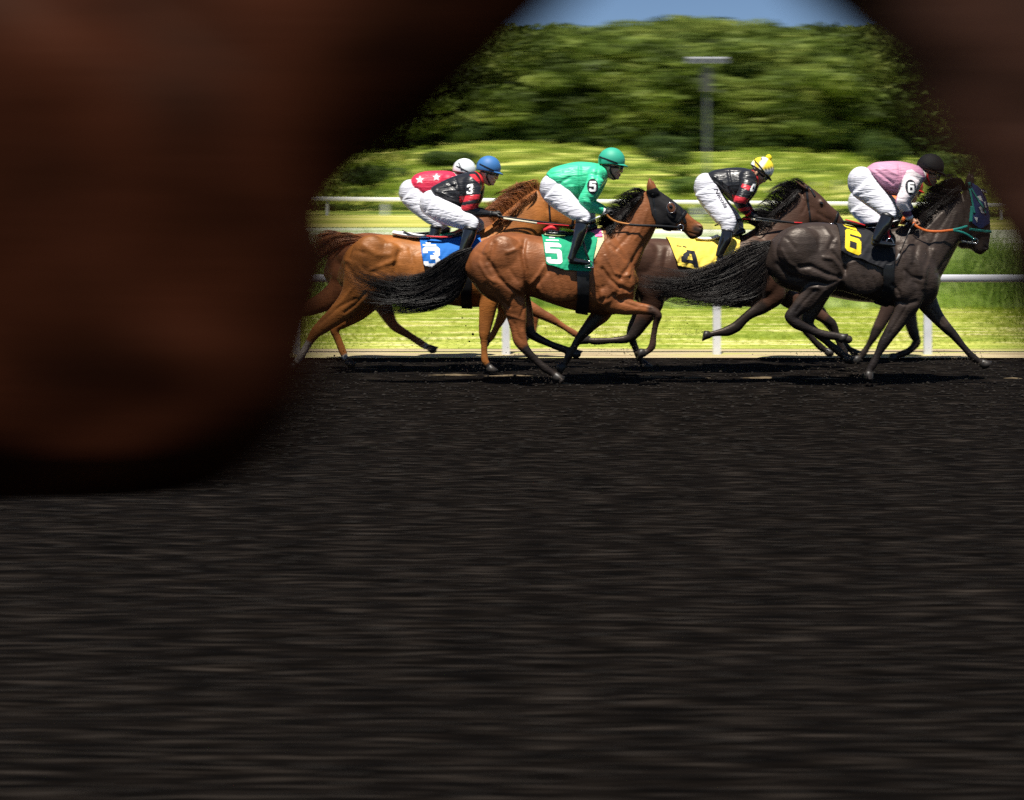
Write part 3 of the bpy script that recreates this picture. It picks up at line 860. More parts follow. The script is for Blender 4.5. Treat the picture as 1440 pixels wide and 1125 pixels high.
# ------------------------------------------------------------------ horses
def horse(d, Y, coat, points=None, hair_mat=M_black_hair, name="racehorse", label="", group=None,
          voxel=.013, mat=None, ground=0.0, muzzle=None, socks=None, hoof=(.02, .016, .014)):
    """d: trunk, neck, head, legs (dict of lists), ears, eye, relief.  All measured on the photograph."""
    cx = sum(r[0] for r in d['trunk']) / len(d['trunk'])
    root = empty(name, (wpt(cx, 0, Y)[0], Y, ground), label, "horse", group)
    p = []
    p.append(loft(d['trunk'], Y, 4, 28, skew=d.get('skew', .06), sq=d.get('sq', 2.15)))
    p.append(loft(d['neck'], Y, 4, 24, skew=.25))
    p.append(loft(d['head'], Y, 4, 22, skew=-.05, sq=2.2))
    for g in d['legs']:
        p.append(limb(g['pts'], Y, 5, 16, g.get('wf', .8)))
        # hoof: widening block at the end of the last segment
    for b in d.get('blobs', []):
        p.append(ball(b[0], b[1], Y, b[2], b[3], b[4], b[5], b[6] if len(b) > 6 else 0))
    for e in d.get('ears', []):
        p.append(loft(e, Y, 4, 12))
    body = fuse("body", p, voxel, 3, mat, root, d.get('relief'), Y)
    V = wverts(body); P = topx(V)
    C = np.tile(np.array(coat), (len(V), 1))
    sc = F / Y
    for pts, rad, soft, col in (points or []):
        dd = polydist(P, pts)
        k = np.clip((rad - dd) / soft, 0, 1)[:, None]
        C = C * (1 - k) + np.array(col) * k
    for g in d['legs']:
        q = g['pts']
        # legs are judged in 3D so that a black cannon does not stain the other leg behind it
        a = np.array([wpt(r[0], r[1], Y + (r[3] if len(r) > 3 else 0)) for r in q])
        def d3(seg):
            best = np.full(len(V), 9.)
            for u, v in zip(seg[:-1], seg[1:]):
                e = v - u; t = np.clip(((V - u) @ e) / (e @ e + 1e-12), 0, 1)
                best = np.minimum(best, np.linalg.norm(V - (u + t[:, None] * e), axis=1))
            return best
        if 'dark' in g:
            i0, col = g['dark']
            k = np.clip((.085 - d3(a[i0:])) / .03, 0, 1)[:, None]
            C = C * (1 - k) + np.array(col) * k
        if 'sock' in g:
            i0, col = g['sock']
            k = np.clip((.07 - d3(a[i0:])) / .02, 0, 1)[:, None]
            C = C * (1 - k) + np.array(col) * k
        k = np.clip((.058 - d3(a[-2:] + (a[-1] - a[-2]) * .35)) / .01, 0, 1)[:, None]
        C = C * (1 - k) + np.array(hoof) * k
    set_col(body, C)
    for g in d['legs']:
        q = g['pts'][-3:]
        a = [np.array(wpt(r[0], r[1], Y + (r[3] if len(r) > 3 else 0))) for r in q]
        dr = a[2] - a[1]; dr = dr / np.linalg.norm(dr); up = np.array([0, 1.0, 0]); sd = np.cross(dr, up)
        c0 = a[1] + dr * .012; V2 = []; F2 = []; n = 14
        for (t, r, lean) in ((-.004, .026, 0), (.0, .033, 0), (.04, .040, 0), (.072, .047, .0), (.074, .040, 0)):
            for k in range(n):
                th = 2 * math.pi * k / n
                V2.append(c0 + dr * (t + .02 * math.cos(th) * (t > .01)) + sd * math.cos(th) * r * 1.12 + up * math.sin(th) * r * .92)
        for i in range(4):
            for k in range(n): F2.append((i * n + k, i * n + (k + 1) % n, (i + 1) * n + (k + 1) % n, (i + 1) * n + k))
        F2.append(tuple(range(n))[::-1]); F2.append(tuple(range(4 * n, 5 * n)))
        make("hoof", V2, F2, M_hoof, root)
    if 'eye' in d:
        for s in (-1, 1):
            ex, ey, eo = d['eye']
            v, f = ball(ex, ey, Y, .021 * sc, .017 * sc, .02, s * eo, 35)
            make("eye", v, f, M_eye, root)
    return root, body

def rein(name, pts, Y, d, mat, parent):
    v, f = limb([(x, y, d, yo, .004) for x, y, yo in pts], Y, 6, 8)
    return make(name, v, f, mat, parent)

def strap(name, body, a, b, w, Y, mat, parent, yref, off=.003, near_only=False, thick=.004):
    a = np.array(a, float); b = np.array(b, float); t = (b - a) / np.linalg.norm(b - a); n = np.array([-t[1], t[0]]) * w / 2
    return shell(name, body, [a - n, b - n, b + n, a + n], Y, mat, parent, off, thick, yref, near_only)

def ring(name, c, rad, wire, Y, yoff, mat, parent, n=16, sx=1.0):
    V = []; Fc = []; m = 6
    for i in range(n):
        a = 2 * math.pi * i / n
        ctr = np.array(wpt(c[0] + rad * sx * math.cos(a), c[1] + rad * math.sin(a), Y + yoff))
        dr = np.array([math.cos(a), 0, -math.sin(a)])
        for j in range(m):
            b = 2 * math.pi * j / m
            V.append(ctr + (dr * math.cos(b) + np.array([0, 1, 0]) * math.sin(b)) * wire)
    for i in range(n):
        for j in range(m):
            Fc.append((i * m + j, i * m + (j + 1) % m, ((i + 1) % n) * m + (j + 1) % m, ((i + 1) % n) * m + j))
    return make(name, V, Fc, mat, parent)

def saddle(root, body, Y, seat, padmat, stir_near, stir_far, trim=None):
    """seat: list of centre points (x,y,d) along the back; stirrups: iron centre + hang point"""
    v, f = limb([(x, y, dd, 0, .1) for x, y, dd in seat], Y, 4, 14)
    s = make("saddle", v, f, M_leather, root)
    if trim:
        v, f = limb([(x, y - dd * .55, dd * .45, 0, .085) for x, y, dd in seat[:max(2, len(seat) - 1)]], Y, 4, 12)
        make("seat_pad", v, f, padmat, s)
    for (hx, hy, ix, iy, yo, col) in (stir_near, stir_far):
        v, f = limb([(hx, hy, 3.2, yo * .75, .004), ((hx + ix) / 2, (hy + iy) / 2, 3.2, yo, .004), (ix, iy - 8, 3.0, yo, .004)], Y, 4, 8)
        make("stirrup_leather", v, f, col, s)
        # iron: arch with flat tread
        sc = F / Y * .011
        arch = []
        for k in range(9):
            a = math.pi * k / 8
            arch.append((ix + math.cos(a) * 5.5, iy - math.sin(a) * 9, 1.6, yo, .008))
        v1, f1 = limb(arch, Y, 2, 8)
        v2, f2 = limb([(ix - 6, iy, 2.2, yo, .035), (ix + 6, iy, 2.2, yo, .035)], Y, 1, 8)
        V, Fc = joinp([(v1, f1), (v2, f2)])
        make("stirrup", V, Fc, M_metal, s)
    return s

DK = (.014, .010, .009)
LEGW = .8

# ---------------- horse 5: bay, nearest row
YA, YB, YC = 15.0, 16.11, 17.15
G_RUN = "racehorses galloping past the rail"
H5 = dict(
 trunk=[(657,366,660,392,.09),(664,352,676,412,.20),(680,337,696,425,.265),(710,327,722,428,.285),(738,329,742,417,.27),(765,333,766,424,.255),
        (795,334,796,434,.265),(822,329,826,440,.27),(848,320,852,443,.25),(868,328,872,440,.225),(884,350,889,428,.18),(893,378,894,408,.10)],
 neck=[(838,324,878,412,.19),(856,311,897,378,.145),(874,295,906,352,.115),(891,279,917,333,.095),(906,268,925,316,.085)],
 head=[(907,269,922,308,.068),(922,267,931,321,.082),(940,278,938,324,.098),(953,288,949,325,.08),(965,298,957,325,.060),(976,308,963,328,.05),
       (984,313,967,333,.052),(989,319,973,337,.05),(989,325,980,335,.035)],
 ears=[[(910,275,929,277,.034,-.045),(909,266,927.5,271,.040,-.055),(909.5,259,924,264,.036,-.06),(911,253,919,257,.022,-.06),(912.5,249,915.5,250.5,.008,-.06)],
       [(914,272,927,274,.03,.05),(914,263,925,267,.03,.055),(915,257,922,260,.022,.055),(917,253.5,920,255,.01,.055)]],
 eye=(943.5,291,.088),
 blobs=[(707,362,30,32,.11,-.19),(704,392,26,24,.10,-.185,25),(707,362,30,32,.11,.19),(724,398,16,22,.10,-.19),
        (860,400,20,26,.09,-.165,-15),(878,400,16,22,.08,-.13),(860,400,20,26,.09,.165),(850,415,15,18,.08,-.19),(944,291,7,6,.03,-.075),(944,291,7,6,.03,.075),
        (926,305,13,15,.03,-.06),(926,305,13,15,.03,.06),(985,320,4,5,.02,-.045),(790,395,40,30,.06,-.225)],
 legs=[dict(pts=[(698,365,58,-.16,.12),(712,398,52,-.17,.11),(722,425,36,-.16,.075),(727,448,28,-.15,.055),(729,465,22,-.15,.045),(732,480,20,-.15,.04),(741,494,13,-.15),(756,509,11,-.15),(768,519,12,-.15),(778,526,10,-.15),(790,536,14,-.15,.05)], dark=(6, DK)),
       dict(pts=[(705,370,50,.15,.1),(725,410,38,.15,.08),(738,440,24,.14,.05),(745,466,16,.14),(752,473,13,.14),(772,483,10,.14),(793,491,11,.14),(803,494,9,.14),(814,499,13,.14,.045)], dark=(3, DK)),
       dict(pts=[(862,395,34,-.15,.08),(858,428,30,-.16,.07),(876,431,24,-.15,.055),(900,434,17,-.14,.045),(918,437,14,-.14,.045),(925,444,13,-.14,.042),(922,456,9.5,-.13),(919,473,9,-.13),(917,487,11,-.13),(909,495,9,-.13),(898,498,13,-.13,.045)], dark=(4, (.035,.018,.012))),
       dict(pts=[(858,410,34,.14,.08),(846,440,28,.14,.06),(832,455,20,.13,.05),(820,469,15,.13,.045),(813,478,12,.13),(806,490,10,.13),(799,502,11,.13),(794,511,9,.13),(786,520,13,.13,.045)], dark=(1, DK))],
 relief=[([(694,342),(688,368),(700,390),(716,404),(736,420)],3.2,-.022),([(684,400),(702,420),(716,432)],2.6,-.016),
         ([(664,398),(682,414),(700,426)],3,.010),([(738,338),(735,358),(740,380),(741,412)],3.0,-.028),([(728,352),(732,380),(735,404)],3.5,.013),
         ([(746,400),(758,386),(765,374)],2.6,.016),([(750,404),(764,390),(772,378)],3,-.014),([(732,345),(722,352),(712,356)],3,.012),
         ([(712,357),(716,378),(728,396)],2.5,-.010),
         ([(847,378),(858,393),(872,405)],2.4,-.020),([(836,372),(836,400),(843,430)],4,-.020),([(842,424),(856,420),(868,412)],3,-.012),
         ([(874,404),(886,410),(894,404)],2.4,-.018),([(918,324),(902,346),(884,376),(872,392)],3.0,-.016),([(870,352),(880,372),(884,392)],4,.010),
         ([(852,340),(864,366),(874,392)],3.2,-.010),([(866,420),(890,428),(915,436)],1.6,-.010),([(873,425),(895,432)],1.6,-.008),
         ([(700,440),(724,446),(736,450)],2,.006),([(724,455),(727,470),(733,478)],1.8,-.008),
         ([(938,304),(946,312),(958,316)],2,-.007),([(948,297),(962,304),(974,311)],1.6,.006),([(983,319),(985,321)],2,-.022),
         ([(969,327),(976,329),(982,331)],1.0,-.010),([(925,275),(935,284)],2,-.006),
         ([(772,384),(778,406),(776,426)],2,-.006),([(784,388),(790,410),(788,430)],2,-.006),([(796,392),(802,412),(800,432)],2,-.006),([(756,392),(764,410),(764,424)],2,-.005),
         ([(668,352),(682,360),(690,376)],2.6,-.010),([(704,334),(722,340),(734,350)],2.6,-.009),([(674,370),(684,388),(694,396)],2.6,.010),([(712,398),(726,408),(736,412)],2.2,.010),
         ([(722,418),(714,434),(716,450)],2.0,-.010),([(738,430),(732,446),(734,462)],2.0,-.010),([(858,344),(868,352),(880,366)],2.2,-.010),([(852,360),(860,374),(866,386)],2.2,.010),
         ([(866,384),(876,388),(888,386)],2.2,.010),([(862,410),(872,414),(880,412)],2.0,.010),([(848,404),(852,414),(848,426)],2.0,-.012),([(890,366),(890,380),(886,392)],2,-.010),
         ([(896,300),(890,320),(880,340)],2.4,-.006),([(910,296),(904,316),(894,336)],2.2,.007),([(884,330),(872,344),(866,352)],2.2,-.008),([(880,424),(900,431),(912,436)],1.1,.006)])
COAT5 = (.20, .066, .021)
C5 = mat_coat("bay_coat", COAT5, rough=.44, spec=.44, bump=.22, var=.35)
h5, b5 = horse(H5, YA, COAT5, points=[([(978,322),(989,325),(985,333),(972,336)],9,7,(.03,.018,.014)), ([(848,436),(800,440),(760,436)],6,6,(.10,.04,.018))],  # dark muzzle, then belly shade painted into the coat colour
               name="racehorse", label="bright bay racehorse in a black hood wearing the green number 5 cloth", group=G_RUN, voxel=.0105, mat=C5)

def tail5():
    g = [[(664,348),(642,357),(620,371),(598,388),(566,390),(528,374),(484,350)],
         [(664,350),(640,366),(614,386),(588,400),(552,400),(515,386),(480,366)],
         [(663,356),(642,376),(612,400),(580,411),(545,410),(510,400),(476,382)],
         [(661,362),(644,386),(616,408),(585,418),(552,421),(515,416),(480,404)],
         [(660,368),(650,390),(628,414),(602,424),(570,428),(535,426),(505,420)],
         [(660,372),(654,396),(640,418),(616,428),(590,431),(560,434),(535,434)]]
    hair("tail", g, YA, 5000, .0028, M_black_hair, h5, 5, jit=4, K=14, lenr=(.35, 1.0), lat=.09, curl=5)
tail5()
hair("mane", [[(854, 326, 0), (851, 319, -0.0), (842, 316, -0.05), (836, 322, -0.07)], [(862, 318, 0), (859, 311, -0.0), (850, 304, 0.0), (838, 306, 0.0)], [(872, 308, 0), (869, 301, -0.0), (858, 294, 0.0), (846, 296, 0.0)], [(882, 299, 0), (879, 292, -0.0), (866, 284, 0.0), (856, 282, 0.0)], [(892, 291, 0), (889, 284, -0.0), (876, 274, 0.0), (866, 276, 0.0)], [(902, 283, 0), (899, 276, -0.0), (884, 271, 0.0), (873, 272, 0.0)], [(912, 278, 0), (909, 271, -0.0), (896, 268, 0.0), (886, 270, 0.0)]],
     YA, 900, .0036, M_black_hair, h5, 11, jit=3, K=8, lenr=(.5, 1.15), lat=.05, curl=4)
hair("mane", [[(850, 317, -0.02), (852, 320, -0.07), (854, 330, -0.14200000000000002), (850, 336, -0.162)], [(862, 305, -0.02), (864, 308, -0.07), (868, 318, -0.132), (862, 326, -0.15200000000000002)], [(876, 293, -0.02), (878, 296, -0.07), (878, 306, -0.112), (872, 314, -0.122)], [(890, 280, -0.02), (892, 283, -0.07), (890, 292, -0.102), (884, 300, -0.112)], [(903, 270, -0.02), (905, 273, -0.07), (898, 280, -0.092), (893, 288, -0.102)]],
     YA, 900, .0036, M_black_hair, h5, 12, jit=2, K=8, lenr=(.5, 1.1), lat=.02, curl=2)
# hood, bridle
hood = shell("hood", b5, [(910,268),(922,264),(945,279),(963,296),(955,310),(944,325),(931,327),(916,300)], YA, M_hood_black, h5, .003, .004, -.08)
ring("eye_rim", (944,292), 7.6, .0022, YA, -.118, M_metal, hood, sx=.85)
for s in (-1,):
    v, f = ball(944.5, 293, YA, 6.2, 8.6, .016, -.103, 150); make("eye_opening", v, f, mat_plain("brown_hide_skin", (.13, .05, .025), .4), hood)
    v, f = ball(943.5, 290.5, YA, 3.0, 2.4, .012, -.116, 30); make("eye", v, f, M_eye, hood)
br = strap("bridle", b5, (956,293), (964,314), 4.2, YA, M_strap, h5, -.065, .006)
strap("noseband", b5, (965,297), (952,314), 3.6, YA, M_strap, br, -.065, .008)
strap("cheek_strap", b5, (918,272), (924,318), 2.6, YA, M_strap, br, -.08, .009)
ring("bit_ring", (957,320), 4.2, .005, YA, -.085, M_metal, br)
rein("rein", [(957,320,-.09),(930,318,-.13),(900,317,-.15),(880,315.5,-.15)], YA, 3.4, M_strap, br)
rein("rein_grip", [(888,316,-.15),(868,312,-.15),(857,306,-.16),(852,300,-.17)], YA, 2.6, M_tan_rein, br)
rein("rein", [(957,320,.09),(900,318,.15),(852,300,.1)], YA, 3.0, M_strap, br)
# cloth, girth, saddle
pad = shell("under_pad", b5, [(828,322),(849,326),(850,338),(836,364),(826,370)], YA, M_cream, h5, .003, .006, -.24)
shell("pink_pad", b5, [(826,320),(846,324),(848,334),(826,336)], YA, M_pink, pad, .012, .006, -.2)
CL5 = mat_cloth("green_saddle_cloth", (.01, .30, .15), fscale=7, folds=.7)
c5 = shell("saddle_cloth", b5, [(761,325),(768,372),(795,380),(829,382),(841,338),(842,326)], YA, CL5, h5, .012, .005, -.24, fold=.022)
bv = bvh_of(c5)
decal("number", glyph_polys('5'), [(766,341),(789,342),(791,371),(769,370)], bv, YA, M_num_white, c5, -.25)
decal("lettering", glyph_polys('bar'), [(768,337),(786,337.5),(786,339),(768,338.5)], bv, YA, M_num_white, c5, -.25)
decal("lettering", glyph_polys('bar'), [(773,333),(781,333.3),(781,335.3),(773,335)], bv, YA, M_num_white, c5, -.25)
strap("girth", b5, (819,376), (820,446), 17, YA, M_strap, h5, -.24, .020)
sd5 = saddle(h5, b5, YA, [(768,327,5),(790,328,6),(812,327,7),(828,322,9),(838,318,9)], M_white_pad, (816,322,829,376,-.31,M_leather), (820,326,830,374,.31,M_leather), trim=True)
v, f = limb([(765,324,5,-.06,.04),(775,320,7,-.07,.04),(786,323,5,-.07,.03)], YA); make("rolled_cloth", v, f, M_red, sd5)
v, f = limb([(786,322,4,-.05,.04),(796,323,4,-.07,.04),(806,325,3,-.07,.03)], YA); make("rolled_cloth", v, f, mat_plain("lime_cloth", (.45, .55, .03), .6), sd5)

# ---------------- horse 6: near-black, nearest row, leading
H6 = dict(
 trunk=[(1079,356,1082,386,.09),(1086,337,1096,402,.20),(1106,321,1118,410,.26),(1132,313.5,1146,414,.285),(1160,313,1170,408,.27),(1186,318,1190,411,.255),
        (1215,322,1215,419,.265),(1243,322,1243,428,.27),(1268,317,1272,434,.25),(1290,328,1296,433,.225),(1306,350,1313,422,.18),(1317,380,1319,404,.10)],
 neck=[(1262,320,1304,420,.19),(1284,311,1326,384,.15),(1310,293,1338,361,.12),(1332,277,1347,345,.1),(1348,264,1354,330,.088)],
 head=[(1361,257,1348,300,.075),(1374,262,1346,328,.086),(1384,276,1347,338,.1),(1389,296,1356,341,.08),(1392,315,1363,344,.06),(1392,331,1367,349,.052),(1390,345,1370,355,.054),(1386,352,1376,358,.035)],
 ears=[[(1356,260,1366,262,.03,-.05),(1358,250,1366,252,.024,-.055),(1361,244,1365,245,.014,-.055),(1363,239,1364,239,.005,-.05)],
       [(1359,260,1369,262,.03,.05),(1362,250,1370,252,.024,.055),(1366,244,1369,245,.014,.055),(1368,239,1369,239,.005,.05)]],
 eye=(1378,290,.09),
 blobs=[(1126,352,34,34,.11,-.19),(1126,352,34,34,.11,.19),(1160,388,24,20,.10,-.185,20),(1285,380,22,34,.09,-.17,-12),(1285,380,22,34,.09,.17),
        (1272,405,20,22,.08,-.185),(1378,290,6,7,.03,-.075),(1352,318,10,14,.03,-.06),(1387,348,4,5,.02,-.045),(1306,400,12,20,.08,-.1),(1215,385,34,30,.06,-.225)],
 legs=[dict(pts=[(1118,352,60,-.16,.12),(1146,378,56,-.18,.12),(1158,396,44,-.18,.10),(1142,415,32,-.17,.075),(1122,434,21,-.16,.05),(1112,446,19,-.16,.045),(1120,455,16,-.16),(1140,464,12,-.15),(1160,471,13,-.15),(1176,473,12,-.15),(1196,478,12,-.15,.045)], dark=(4, DK)),
       dict(pts=[(1128,365,52,.15,.1),(1155,400,40,.15,.08),(1146,425,28,.14,.06),(1136,452,18,.14,.045),(1145,465,13,.14),(1162,480,10.5,.14),(1178,493,12,.14),(1186,500,10,.14),(1197,507,13,.14,.045)], dark=(3, DK)),
       dict(pts=[(1290,385,42,-.15,.09),(1278,424,36,-.16,.08),(1266,446,26,-.15,.06),(1250,471,18,-.14,.05),(1243,482,16,-.14,.046),(1235,497,11,-.14),(1228,512,12,-.14),(1223,521,10,-.14),(1221,533,14,-.14,.048)], dark=(3, DK)),
       dict(pts=[(1296,400,38,.14,.08),(1304,425,30,.14,.07),(1318,446,20,.13,.05),(1334,464,15,.13,.045),(1341,471,13,.13),(1356,489,9.5,.13),(1370,504,11,.13),(1378,509,9,.13),(1389,514,12,.13,.045)], dark=(3, DK))],
 relief=[([(1125,376),(1140,374),(1160,384),(1180,390)],3.4,-.022),([(1086,386),(1104,397),(1130,404),(1150,404)],3.0,.014),([(1092,372),(1108,388),(1132,394),(1160,400)],4,-.022),
         ([(1158,362),(1172,364),(1182,374),(1185,384)],3,.014),([(1172,336),(1166,350),(1176,362),(1188,378)],3,-.02),([(1158,318),(1166,330),(1174,340)],2.5,.012),
         ([(1188,384),(1190,372),(1186,360)],3,-.022),([(1192,372),(1205,366),(1215,372)],3,.010),
         ([(1262,345),(1262,385),(1262,415)],4,-.016),([(1290,345),(1284,372),(1288,398)],3.5,-.014),([(1300,330),(1308,348),(1306,368)],4,-.014),([(1276,340),(1282,368)],4,.012),
         ([(1349,342),(1334,360),(1318,384)],3,-.012),([(1312,352),(1302,380),(1298,405)],3,.012),([(1262,424),(1275,428),(1288,424)],3,-.014),
         ([(1325,300),(1308,318),(1290,332)],2.5,.008),([(1338,276),(1312,300),(1296,318)],2.2,-.008),([(1350,318),(1356,330),(1364,338)],2,-.008),([(1385,347),(1387,349)],2,-.02),
         ([(1200,388),(1206,404),(1204,418)],2,-.006),([(1214,390),(1220,406),(1218,420)],2,-.006),([(1228,392),(1234,410),(1232,424)],2,-.006),
         ([(1096,330),(1108,336),(1118,350)],2.6,-.009),([(1140,322),(1150,334),(1152,350)],2.6,-.009),([(1100,352),(1108,368),(1122,378)],2.6,.010),([(1150,398),(1164,400),(1176,396)],2.2,-.012),
         ([(1146,408),(1130,424),(1120,438)],2,-.010),([(1160,408),(1146,426),(1132,440)],2,.008),([(1268,352),(1274,372),(1272,396)],2.4,.010),([(1282,352),(1292,368),(1294,388)],2.4,.010),
         ([(1272,380),(1282,390),(1296,392)],2.2,-.012),([(1254,400),(1264,410),(1266,424)],2.2,-.012),([(1338,290),(1328,310),(1316,330)],2.4,-.007),([(1344,300),(1336,322),(1326,342)],2.2,.007),
         ([(1302,310),(1296,326),(1286,340)],2.4,-.009),([(1318,320),(1312,338),(1304,350)],2.2,-.008),([(1276,430),(1262,452),(1250,470)],1.6,-.008),([(1312,436),(1326,456)],1.5,-.007)])
COAT6 = (.036, .0245, .0195)
C6 = mat_coat("black_brown_coat", COAT6, rough=.46, spec=.42, bump=.22, var=.35, tint=(1, .9, .82))
h6, b6 = horse(H6, YA, COAT6, points=[([(1388,340),(1384,356)],9,7,(.012,.01,.01))],
               name="racehorse", label="almost black racehorse in a blue hood with black cloth and yellow number 6", group=G_RUN, voxel=.0105, mat=C6)
hair("tail", [[(1084,338),(1060,346),(1036,358),(1010,374),(978,388),(938,388),(892,380)],
              [(1083,342),(1058,356),(1030,370),(1002,386),(965,396),(925,396),(890,388)],
              [(1082,350),(1058,368),(1028,386),(992,400),(950,405),(920,402),(892,394)],
              [(1081,358),(1062,380),(1035,400),(1000,412),(965,414),(935,410),(905,402)],
              [(1080,366),(1068,390),(1048,410),(1018,422),(985,424),(950,420),(920,412)],
              [(1080,374),(1076,398),(1064,416),(1040,427),(1010,428),(980,427),(950,424)]],
     YA, 5000, .0028, M_brown_hair, h6, 6, jit=5, K=14, lenr=(.35, 1.0), lat=.09, curl=7)
hair("mane", [[(1290, 322, 0), (1287, 315, -0.0), (1276, 310, 0.0), (1270, 314, 0.0)], [(1300, 312, 0), (1297, 305, -0.0), (1286, 298, 0.0), (1280, 304, 0.0)], [(1310, 302, 0), (1307, 295, -0.0), (1296, 284, 0.0), (1290, 288, 0.0)], [(1322, 292, 0), (1319, 285, -0.0), (1308, 272, 0.0), (1300, 276, 0.0)], [(1334, 282, 0), (1331, 275, -0.0), (1318, 262, 0.0), (1310, 264, 0.0)], [(1346, 272, 0), (1343, 265, -0.0), (1334, 252, 0.0), (1324, 254, 0.0)], [(1358, 266, 0), (1355, 259, -0.0), (1350, 249, 0.0), (1338, 250, 0.0)]],
     YA, 1500, .004, M_black_hair, h6, 21, jit=2.5, K=8, lenr=(.6, 1.2), lat=.06, curl=6)
hair("mane", [[(1282, 313, -0.02), (1284, 316, -0.07), (1290, 322, -0.132), (1284, 328, -0.15200000000000002)], [(1298, 299, -0.02), (1300, 302, -0.07), (1304, 308, -0.132), (1298, 314, -0.15200000000000002)], [(1314, 287, -0.02), (1316, 290, -0.07), (1319, 296, -0.112), (1312, 303, -0.132)], [(1332, 273, -0.02), (1334, 276, -0.07), (1336, 281, -0.112), (1329, 288, -0.132)], [(1348, 260, -0.02), (1350, 263, -0.07), (1350, 268, -0.102), (1342, 275, -0.112)]],
     YA, 800, .004, M_black_hair, h6, 22, jit=2, K=8, lenr=(.5, 1.0), lat=.02, curl=3)
M_hood_blue = mat_cloth("blue_hood_cloth", (.015, .04, .14), folds=.3, fscale=14)
hd = shell("hood", b6, [(1366,256),(1378,260),(1393,278),(1393,314),(1378,322),(1366,314)], YA, M_hood_blue, h6, .003, .004, -.08)
bv = bvh_of(hd)
for q in ([(1374,276),(1379,275),(1382,283),(1377,281)], [(1383,284),(1386,283),(1388,292),(1385,291)], [(1375,291),(1379,290),(1384,300),(1379,299)], [(1369,305),(1374,306),(1373,313),(1371,309)], [(1380,264),(1386,268),(1388,272),(1382,268)]):
    decal("white_patch", [[(0,0),(1,0),(1,1),(0,1)]], q, bv, YA, M_num_white, hd, -.09, sub=3)
br = strap("bridle", b6, (1362,256), (1369,300), 2.6, YA, M_teal_rein, h6, -.08, .009)
strap("cheek_strap", b6, (1366,290), (1364,312), 4.0, YA, M_teal_rein, br, -.08, .009, near_only=True)
strap("brow_strap", b6, (1364,262), (1385,300), 2.2, YA, M_teal_rein, br, -.08, .009)
strap("noseband", b6, (1361,322), (1394,326), 3.4, YA, M_teal_rein, br, -.06, .008)
strap("chin_strap", b6, (1352,338), (1372,342), 2.2, YA, M_white_pad, br, -.06, .006)
ring("bit_ring", (1371,339), 4.0, .005, YA, -.08, M_metal, br)
rein("rein", [(1371,338,-.09),(1356,328,-.15),(1339,323.5,-.17)], YA, 3.4, M_teal_rein, br)
rein("rein", [(1360,318,-.13),(1350,321,-.16),(1339,323.5,-.17)], YA, 3.4, M_teal_rein, br)
rein("rein_grip", [(1340,323.5,-.17),(1320,325.5,-.18),(1303,324.5,-.18),(1290,319,-.19),(1284,313,-.19)], YA, 3.6, M_orange_rein, br)
rein("rein", [(1371,338,.09),(1330,328,.15),(1284,313,.1)], YA, 3.0, M_strap, br)
CL6 = mat_cloth("black_saddle_cloth", (.012, .012, .015), fscale=7, folds=.8)
c6 = shell("saddle_cloth", b6, [(1182,310),(1181,353),(1200,363),(1241,377),(1256,372),(1258,316)], YA, CL6, h6, .012, .005, -.24, fold=.022)
bv = bvh_of(c6)
decal("number", glyph_polys('6'), [(1192,321),(1213,327),(1209,360),(1187,351)], bv, YA, M_num_yellow, c6, -.25)
decal("lettering", glyph_polys('bar'), [(1192,316),(1208,320),(1209,325),(1193,319)], bv, YA, M_num_yellow, c6, -.25)
strap("girth", b6, (1248,372), (1248,440), 15, YA, M_strap, h6, -.24, .018)
sd6 = saddle(h6, b6, YA, [(1186,312,4),(1208,316,6),(1230,316,7),(1250,313,9),(1262,310,9)], M_navy, (1248,312,1251,344,-.31,M_red), (1256,316,1262,340,.31,M_red), trim=False)
v, f = limb([(1189,309,2,-.1,.01),(1203,312.5,2,-.12,.01),(1216,317,2,-.12,.01)], YA); make("red_piping", v, f, M_red, sd6)

